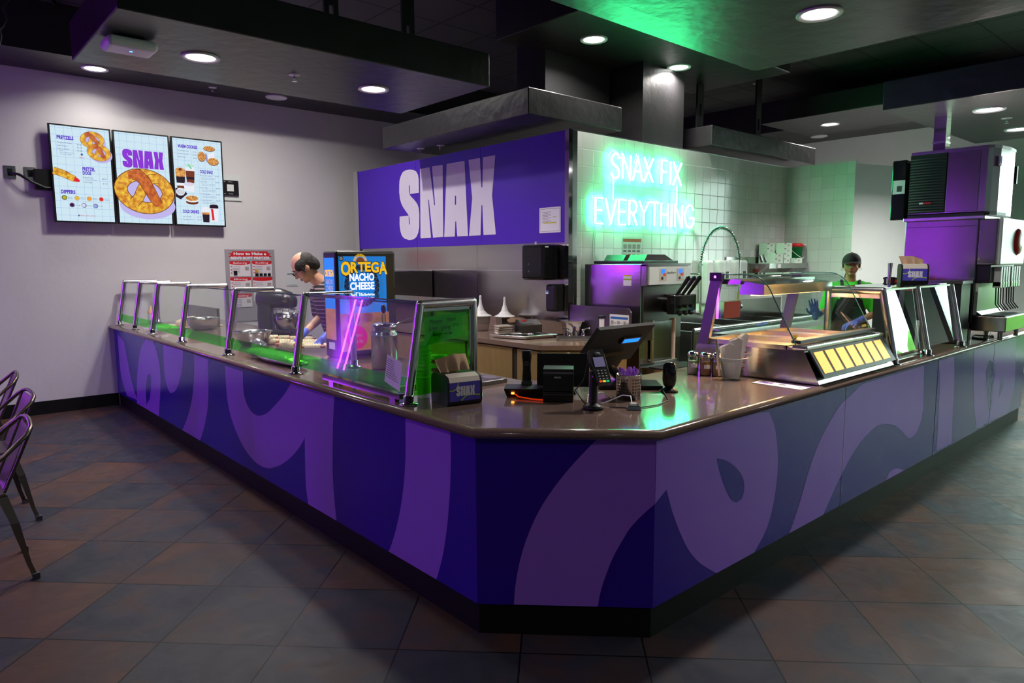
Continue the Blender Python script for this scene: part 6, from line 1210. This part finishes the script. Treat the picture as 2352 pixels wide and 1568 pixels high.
def roll(x, y, z, a, l, r, label='dough wrapped sausage lying on a baking tray'):
    t = thing('pretzel_dog', label, 'pretzel dog', (x, y, z), a, 'dough wrapped sausages on the baking trays')
    b = MB(); b.cap((-l*.5, 0, 0), (l*.5, 0, 0), r*.6, r*.6, 'sausage', 12); b.build('sausage', t, world=False)
    b = MB(); P = []
    for k in range(61): s_ = k/60; P.append(V((-l*.36+l*.72*s_, 0, 0)))
    b.lathe([(r*.6, -l*.38)]+[(r*(1+.07*sin(k*1.25)), -l*.36+l*.72*k/30) for k in range(31)]+[(r*.6, l*.38)], (0, 0, 0), 'dough', 14, ax='x'); b.build('dough_wrap', t, world=False)
for k in range(5): roll(.60+.055*k, 4.32-.115*k+.0, TZ+.030, radians(-38), .12, .024)
for k in range(4): roll(.50+.05*k, 4.02-.10*k, TZ+.028, radians(-38), .11, .023)
for x, y in ((.52, 3.58), (.62, 3.46), (.72, 3.60), (.60, 3.30), (.72, 3.22), (.80, 3.38)): roll(x, y, TZ+.032, radians(-42), .17, .027)
b = crumple((.55, 6.15, TZ+.05), (.14, .12, .06), 'dough', 5, .25); tag(b.build('dough_ball'), 'big ball of raw dough under film behind the far mixing bowl', 'dough')
MB_ = MB(); MB_.box(.25, .85, 6.0, 6.5, TZ, TZ+.012, mat('cutting_board', srgb(215, 200, 170), .6)); tag(MB_.build('cutting_board', bev=.003), 'pale cutting board below the ball of dough', 'board')
tag(MB().box(.75, .78, 5.9, 6.9, TZ, TZ+.20, 'steeldark').build('steel_guard'), 'low dark steel upstand behind the dough at the far end', 'panel')
t = thing('sauce_bottle', 'clear squeeze bottle with pale orange cap at the far end of the left counter', 'bottle', (.22, 6.35, TZ)); b = MB(); b.lathe([(0, 0), (.035, 0), (.036, .12), (.03, .15)], (.22, 6.35, TZ), 'whiteplast', 16); b.build('bottle', t); b = MB(); b.lathe([(.036, .15), (.034, .18), (.012, .20), (.006, .235), (0, .235)], (.22, 6.35, TZ), mat('peach_cap', srgb(225, 165, 110), .5), 16); b.build('cap', t)
for x, y, r_, lb in ((.16, 5.95, (.10, .16, .035), 'crumpled clear film lying at the far front of the left counter'), (.17, 3.0, (.09, .42, .035), 'long crumpled foil wrap lying along the glass of the left counter'), (.30, 3.62, (.05, .06, .05), 'small crumpled foil ball beside the middle mixing bowl')):
    b = crumple((x, y, TZ+r_[2]*.9), r_, M['film'] if 'film' in lb else M.setdefault('foil', mat('crumpled_foil', (.75, .75, .76), .25, .9, bump=.9, bscale=25)), x*50, .45, 26); tag(b.build('crumpled_wrap'), lb, 'wrap')
tag(MB().box(.15, .42, 1.45, 1.85, TZ+.0, TZ+.022, 'steel').build('flat_tray', bev=.004), 'flat steel tray on the counter under the last pane', 'tray')
# stack of patterned cups behind the green end pane
for k in range(9):
    z = TZ+k*.02; b = MB(); b.lathe([(.030, 0), (.041, .105), (.043, .108), (.041, .11), (.038, .108)], (.20, 1.20, z), 'whiteplast', 20); tag(b.build('paper_cup'), 'white cup in the nested stack behind the green end pane', 'cup', 'nested cups behind the green pane')
t = thing('striped_cup', 'tall paper cup with bold stripes behind the green end pane', 'cup', (.31, 1.22, TZ)); b = MB(); b.lathe([(.034, 0), (.045, .20), (.047, .204)], (.31, 1.22, TZ), 'whiteplast', 24)
b.build('cup', t); b = MB()
for k in range(4): b.lathe([(.0365+k*.0022, .03+k*.045), (.0378+k*.0022, .05+k*.045)], (.31, 1.22, TZ), 'red', 24)
b.build('stripes', t)
# ============================================================ people
SKIN = mat('skin', srgb(196, 145, 118), .5, var=.05); SKIN2 = mat('tanned_skin', srgb(190, 138, 104), .5, var=.05); GLV = mat('blue_nitrile_glove', srgb(90, 105, 215), .45, bump=.1); GLVD = mat('dark_blue_glove', srgb(40, 70, 150), .45)
def hand(b, wr, d, n, k, m, curl=.5, s_=1., flip=1):
    # wr wrist, d finger direction, n palm normal: palm, four unequal bent fingers and a thumb from the side of the palm
    wr, d, n = V(wr), V(d).normalized(), V(n).normalized(); n = (n-d*n.dot(d)).normalized(); u = d.cross(n)*flip
    R_ = Matrix((u, d, n)).transposed(); b.ell(wr+d*.045*s_, (.040*s_, .052*s_, .017*s_), m, 16, 10, rot=R_)
    b.cap(wr-d*.015*s_, wr+d*.02*s_, .026*s_, .024*s_, m)
    for i, (o, l) in enumerate(((-.029, .062), (-.010, .072), (.010, .069), (.028, .054))):
        p = wr+d*.082*s_+u*o*s_; dr = (d+u*o*3).normalized()
        for j, f in enumerate((.46, .32, .26)):
            ang = curl*(.35+.45*j); q = p+(dr*cos(ang)+n*sin(ang))*l*f*s_; b.cap(p, q, (.0092-.001*j)*s_, (.0085-.001*j)*s_, m, 8); p = q
    p = wr+d*.025*s_-u*.036*s_; q = p+(d*.7-u*.6+n*.3).normalized()*.036*s_; b.cap(p, q, .011*s_, .0095*s_, m, 8); b.cap(q, q+(d*.9-u*.1+n*.4).normalized()*.030*s_, .0095*s_, .008*s_, m, 8)
def head(b, c, f, up, s_, m, k_=1.):
    f = V(f).normalized(); up = V(up); up = (up-f*up.dot(f)).normalized(); r = f.cross(up); up = up*k_; R_ = Matrix((r, f, up)).transposed(); g = lambda x, y, z: V(c)+(r*x+f*y+up*z)*s_
    b.ell(g(0, -.012, .03), (.074*s_, .094*s_, .088*s_), m, 24, 16, rot=R_); b.ell(g(0, .022, -.032), (.058*s_, .066*s_, .080*s_), m, 24, 16, rot=R_)
    b.ell(g(0, .062, -.092), (.026*s_, .024*s_, .018*s_), m, 14, 8, rot=R_); b.cap(g(0, .080, .018), g(0, .104, -.022), .009*s_, .014*s_, m, 10)
    for sd in (-1, 1): b.ell(g(.038*sd, .050, -.035), (.026*s_, .028*s_, .03*s_), m, 12, 8, rot=R_); b.ell(g(.074*sd, -.008, -.008), (.009*s_, .018*s_, .030*s_), m, 12, 8, rot=R_)
    b.ell(g(0, .074, -.061), (.022*s_, .016*s_, .010*s_), m, 12, 8, rot=R_); b.ell(g(0, .072, .034), (.048*s_, .016*s_, .012*s_), m, 12, 8, rot=R_); return g, R_
# ---- man
t = thing('person', 'balding man in glasses, dark striped shirt and blue gloves bending over the dough trays', 'person', (1.15, 3.85, 0))
hc = V((.80, 3.83, 1.56)); fd_ = V((-.66, .20, -.62)); ud_ = V((-.45, .1, .85))
H1, H2 = V((.66, 3.66, .99)), V((.70, 3.36, .985))
b = MB(); g, HR = head(b, hc, fd_, ud_, 1.04, SKIN)
b.cap(hc+V((.06, 0, -.06)), (1.0, 3.78, 1.36), .058, .062, SKIN)
b.cap((1.04, 3.78, 1.28), (1.14, 3.84, 1.02), .13, .12, SKIN).cap((1.12, 3.84, 1.0), (1.16, 3.86, .94), .13, .13, SKIN)
b.cap((.98, 3.96, 1.33), (.95, 3.88, 1.12), .052, .042, SKIN).cap((.95, 3.88, 1.12), H1+V((.05, .03, .03)), .040, .027, SKIN)
b.cap((1.0, 3.60, 1.32), (.96, 3.46, 1.12), .052, .042, SKIN).cap((.96, 3.46, 1.12), H2+V((.05, .02, .03)), .040, .027, SKIN)
for sd in (-1, 1): b.cap((1.17, 3.86+.09*sd, .92), (1.13, 3.86+.11*sd, .50), .085, .058, SKIN).cap((1.13, 3.86+.11*sd, .50), (1.20, 3.86+.11*sd, .09), .055, .036, SKIN).cap((1.20, 3.86+.11*sd, .06), (1.04, 3.86+.12*sd, .035), .035, .032, SKIN)
b.build('body', t, remesh=.0075, smooth_iter=3)
b = MB(); hand(b, H1, (-.45, -.15, -.55), (-.2, -.1, -1), 1, GLV, .9, 1.05); b.cap(H1+V((.07, .05, .04)), H1, .034, .028, GLV); b.build('glove', t, remesh=.004, smooth_iter=2)
b = MB(); hand(b, H2, (-.55, .15, -.45), (-.1, .1, -1), 1, GLV, .8, 1.05, -1); b.cap(H2+V((.06, .02, .035)), H2, .034, .028, GLV); b.build('glove', t, remesh=.004, smooth_iter=2)
def striped():
    m = bpy.data.materials.new('striped_shirt_cloth'); m.use_nodes = True; nt = m.node_tree; N = nt.nodes; L = nt.links; bb = N['Principled BSDF']; bb.inputs['Roughness'].default_value = .9
    tc = N.new('ShaderNodeTexCoord'); w = N.new('ShaderNodeTexWave'); w.bands_direction = 'Z'; w.inputs['Scale'].default_value = 9; w.inputs['Distortion'].default_value = 1.2; L.new(tc.outputs['Object'], w.inputs['Vector'])
    cr = N.new('ShaderNodeValToRGB'); cr.color_ramp.interpolation = 'CONSTANT'; cr.color_ramp.elements[0].color = (.018, .015, .018, 1); cr.color_ramp.elements[1].position = .78; cr.color_ramp.elements[1].color = (.30, .22, .22, 1); L.new(w.outputs['Fac'], cr.inputs[0]); L.new(cr.outputs[0], bb.inputs['Base Color']); return m
ST = striped()
b = MB(); b.cap((1.0, 3.78, 1.31), (1.14, 3.84, 1.0), .155, .155, ST).cap((1.0, 3.92, 1.33), (1.0, 3.62, 1.33), .09, .09, ST).ell((1.15, 3.85, .93), (.17, .20, .10), ST)
b.cap((.98, 3.97, 1.33), (.955, 3.91, 1.16), .075, .062, ST).cap((1.0, 3.59, 1.32), (.97, 3.49, 1.17), .075, .062, ST); b.build('striped_shirt', t, remesh=.009, smooth_iter=5)
PN = mat('dark_trousers', (.015, .015, .02), .9); b = MB()
for sd in (-1, 1): b.cap((1.17, 3.86+.09*sd, .93), (1.13, 3.86+.11*sd, .50), .105, .078, PN).cap((1.13, 3.86+.11*sd, .50), (1.20, 3.86+.11*sd, .12), .075, .060, PN)
b.build('trousers', t, remesh=.012, smooth_iter=4)
HR_ = mat('dark_greying_hair', (.018, .014, .013), .7, bump=.8, bscale=70, var=.5, vscale=30)
b = MB(); b.ell(g(0, -.030, .026), (.083, .088, .087), HR_, 20, 14, rot=HR); b.ell(g(0, -.075, -.02), (.066, .05, .07), HR_, 20, 14, rot=HR)
for sd in (-1, 1): b.ell(g(.055*sd, .008, .035), (.030, .066, .048), HR_, 16, 10, rot=HR); b.cap(g(.072*sd, .025, .02), g(.074*sd, .03, -.02), .012, .008, HR_)
b.build('hair', t, remesh=.005, smooth_iter=2)
b = MB()
for sd in (-1, 1):
    c0 = g(.033*sd, .105, .010); rr_ = HR @ V((1, 0, 0)); uu_ = HR @ V((0, 0, 1)); b.tube([c0+rr_*.022*cos(a)+uu_*.016*sin(a) for a in [2*pi*k/16 for k in range(16)]], .0018, 'mattblack', 5, closed=True); b.tube([g(.055*sd, .10, .012), g(.078*sd, .05, .012), g(.080*sd, -.01, .008)], .0018, 'mattblack', 5)
b.tube([g(-.011, .106, .012), g(.011, .106, .012)], .0018, 'mattblack', 5); b.build('glasses', t)
EY = mat('eye_white', (.6, .58, .56), .3); IR = mat('brown_iris', (.03, .015, .01), .2); LIP = mat('lips', srgb(150, 85, 78), .5); BRW = mat('eyebrow', (.03, .02, .018), .8)
def face(g, HR, t, s_=1.):
    for sd in (-1, 1):
        b = MB(); b.ell(g(.031*sd, .076, .010), (.0125*s_, .009*s_, .007*s_), EY, 14, 10, rot=HR); b.ell(g(.031*sd, .0835, .010), (.0062*s_, .003*s_, .0062*s_), IR, 12, 8, rot=HR); b.build('eye', t)
        b = MB(); b.tube([g(.014*sd, .088, .028), g(.032*sd, .088, .034), g(.050*sd, .074, .028)], [.003, .0035, .002], BRW, 6); b.build('eyebrow', t)
    b = MB(); b.ell(g(0, .089, -.058), (.021*s_, .005*s_, .0035*s_), LIP, 14, 8, rot=HR); b.ell(g(0, .088, -.066), (.018*s_, .006*s_, .0045*s_), LIP, 14, 8, rot=HR); b.build('lips', t)
face(g, HR, t)
# ---- woman
WC = V((5.02, 1.10, 0)); wu = V((.38, -.925, 0)); wf = V((-.925, -.38, 0))
def wp(u, z, f=0.): return WC+wu*u+wf*f+V((0, 0, z))
t = thing('person', 'young woman in black cap, bright green shirt and black apron behind the food warmer', 'person', (5.02, 1.10, 0))
b = MB(); g, HR = head(b, wp(0, 1.548, .02), wf+V((0, 0, -.05)), (0, 0, 1), .98, SKIN2, .86)
b.cap(wp(0, 1.46, -.01), wp(0, 1.36, -.03), .046, .050, SKIN2)
b.cap(wp(-.07, 1.28, -.03), wp(.07, 1.28, -.03), .09, .09, SKIN2).cap(wp(0, 1.26, -.03), wp(0, 1.0, -.03), .12, .12, SKIN2).cap(wp(-.05, .93, -.03), wp(.05, .93, -.03), .12, .12, SKIN2)
EL, HLh = wp(-.20, 1.12, .06), wp(-.285, 1.075, .24); ER, HRr = wp(.23, 1.10, .02), wp(.07, 1.03, .22)
b.cap(wp(-.165, 1.315, -.03), EL, .043, .036, SKIN2).cap(EL, HLh, .036, .024, SKIN2).cap(wp(.165, 1.315, -.03), ER, .043, .036, SKIN2).cap(ER, HRr, .036, .024, SKIN2)
for sd in (-1, 1): b.cap(wp(.075*sd, .90, -.03), wp(.085*sd, .48, -.01), .085, .056, SKIN2).cap(wp(.085*sd, .48, -.01), wp(.085*sd, .09, -.04), .054, .035, SKIN2).cap(wp(.085*sd, .05, -.05), wp(.09*sd, .035, .10), .034, .03, SKIN2)
b.build('body', t, remesh=.0075, smooth_iter=3)
GT = mat('bright_green_tee', srgb(60, 200, 40), .85, bump=.1, bscale=10)
b = MB(); b.cap(wp(-.075, 1.30, -.03), wp(.075, 1.30, -.03), .105, .105, GT).cap(wp(0, 1.26, -.03), wp(0, .98, -.03), .145, .14, GT).cap(wp(-.05, .92, -.03), wp(.05, .92, -.03), .14, .14, GT)
b.cap(wp(-.15, 1.32, -.03), wp(-.195, 1.145, .05), .070, .068, GT).cap(wp(.15, 1.32, -.03), wp(.225, 1.14, .01), .070, .070, GT); b.build('green_shirt', t, remesh=.009, smooth_iter=5)
AP = mat('black_apron_cloth', (.012, .012, .014), .85)
b = MB()
for sd in (-1, 1): b.tube([wp(.075*sd, 1.385, -.06), wp(.078*sd, 1.40, .0), wp(.07*sd, 1.36, .07), wp(.085*sd, 1.26, .098)], .015, AP, 6)
P = []
for j in range(8):
    z = 1.27-.09*j; w = .095 if j == 0 else (.12, .15, .165, .17, .17, .175, .18)[j-1]; P.append([wp(w*k/4, z, .125-.06*(k/4)**2+(.0 if j < 4 else .01)) for k in range(-4, 5)])
vs = [q for r_ in P for q in r_]; b.add(vs, [(j*9+i, j*9+i+1, (j+1)*9+i+1, (j+1)*9+i) for j in range(7) for i in range(8)], AP, True); b.build('apron', t)
b = MB(); b.text('TEAM', wp(-.06, 1.295, .088), tuple(wu), (0, 0, 1), .12, .028, AP, .03); b.build('shirt_lettering', t)
b = MB()
for sd in (-1, 1): b.cap(wp(.08*sd, .92, -.03), wp(.085*sd, .48, -.01), .105, .075, PN).cap(wp(.085*sd, .48, -.01), wp(.085*sd, .10, -.04), .072, .058, PN)
b.build('trousers', t, remesh=.012, smooth_iter=4)
CAPM = mat('black_cap_cloth', (.008, .008, .01), .8)
b = MB(); vs = []; n1, n2 = 20, 8
for j in range(n2+1):
    th = (pi/2*1.02)*j/n2
    for i in range(n1): a = 2*pi*i/n1; vs.append(g(.083*sin(th)*cos(a), -.006+.098*sin(th)*sin(a), .042+.098*cos(th)))
b.add(vs, [(j*n1+i, (j+1)*n1+i, (j+1)*n1+(i+1) % n1, j*n1+(i+1) % n1) for j in range(n2) for i in range(n1)], CAPM, True); b.ell(g(0, -.008, .139), .007, CAPM, 8, 6); b.build('cap_crown', t)
b = MB(); vs = []
for j in range(5):
    for i in range(13):
        a = radians(15+150*i/12); e = j/4; vs.append(g(.084*cos(a)*(1+.04*e), .084*sin(a)+.078*e*sin(a)**.7, .045-.008*e-.020*abs(cos(a))**1.5*(e)))
b.add(vs, [(j*13+i, j*13+i+1, (j+1)*13+i+1, (j+1)*13+i) for j in range(4) for i in range(12)], CAPM, True); b.tube(vs[-13:], .0022, 'rubber', 5); b.build('cap_brim', t)
b = MB(); b.ell(g(0, -.045, .0), (.076, .065, .075), BRW, 16, 12, rot=HR); b.cap(g(0, -.10, .0), g(.045, -.09, -.14), .026, .015, BRW)
for sd in (-1, 1): b.cap(g(.073*sd, .012, .03), g(.074*sd, .010, -.03), .009, .004, BRW)
b.build('hair', t, remesh=.006, smooth_iter=2); face(g, HR, t)
b = MB(); b.tube([g(.079, -.008, -.045)+V((0, .0, .011*sin(a)))+wu*.011*cos(a) for a in [2*pi*k/14 for k in range(14)]], .0015, 'chrome', 5, closed=True); b.tube([g(-.079, -.008, -.045)+V((0, .0, .011*sin(a)))+wu*.011*cos(a) for a in [2*pi*k/14 for k in range(14)]], .0015, 'chrome', 5, closed=True); b.build('earrings', t)
b = MB(); hand(b, HLh, V((0, 0, 1))+wu*-.15+wf*.1, wf, 1, GLVD, .15, 1.05); b.cap(HLh.lerp(EL, .35), HLh, .033, .027, GLVD); b.build('glove', t, remesh=.0035, smooth_iter=1)
b = MB(); hand(b, HRr, -wu*.8+wf*.5+V((0, 0, -.25)), V((0, 0, -1)), 1, GLV, .8, 1.05, -1); b.cap(HRr.lerp(ER, .3), HRr, .033, .027, GLV); b.build('glove', t, remesh=.0035, smooth_iter=1)
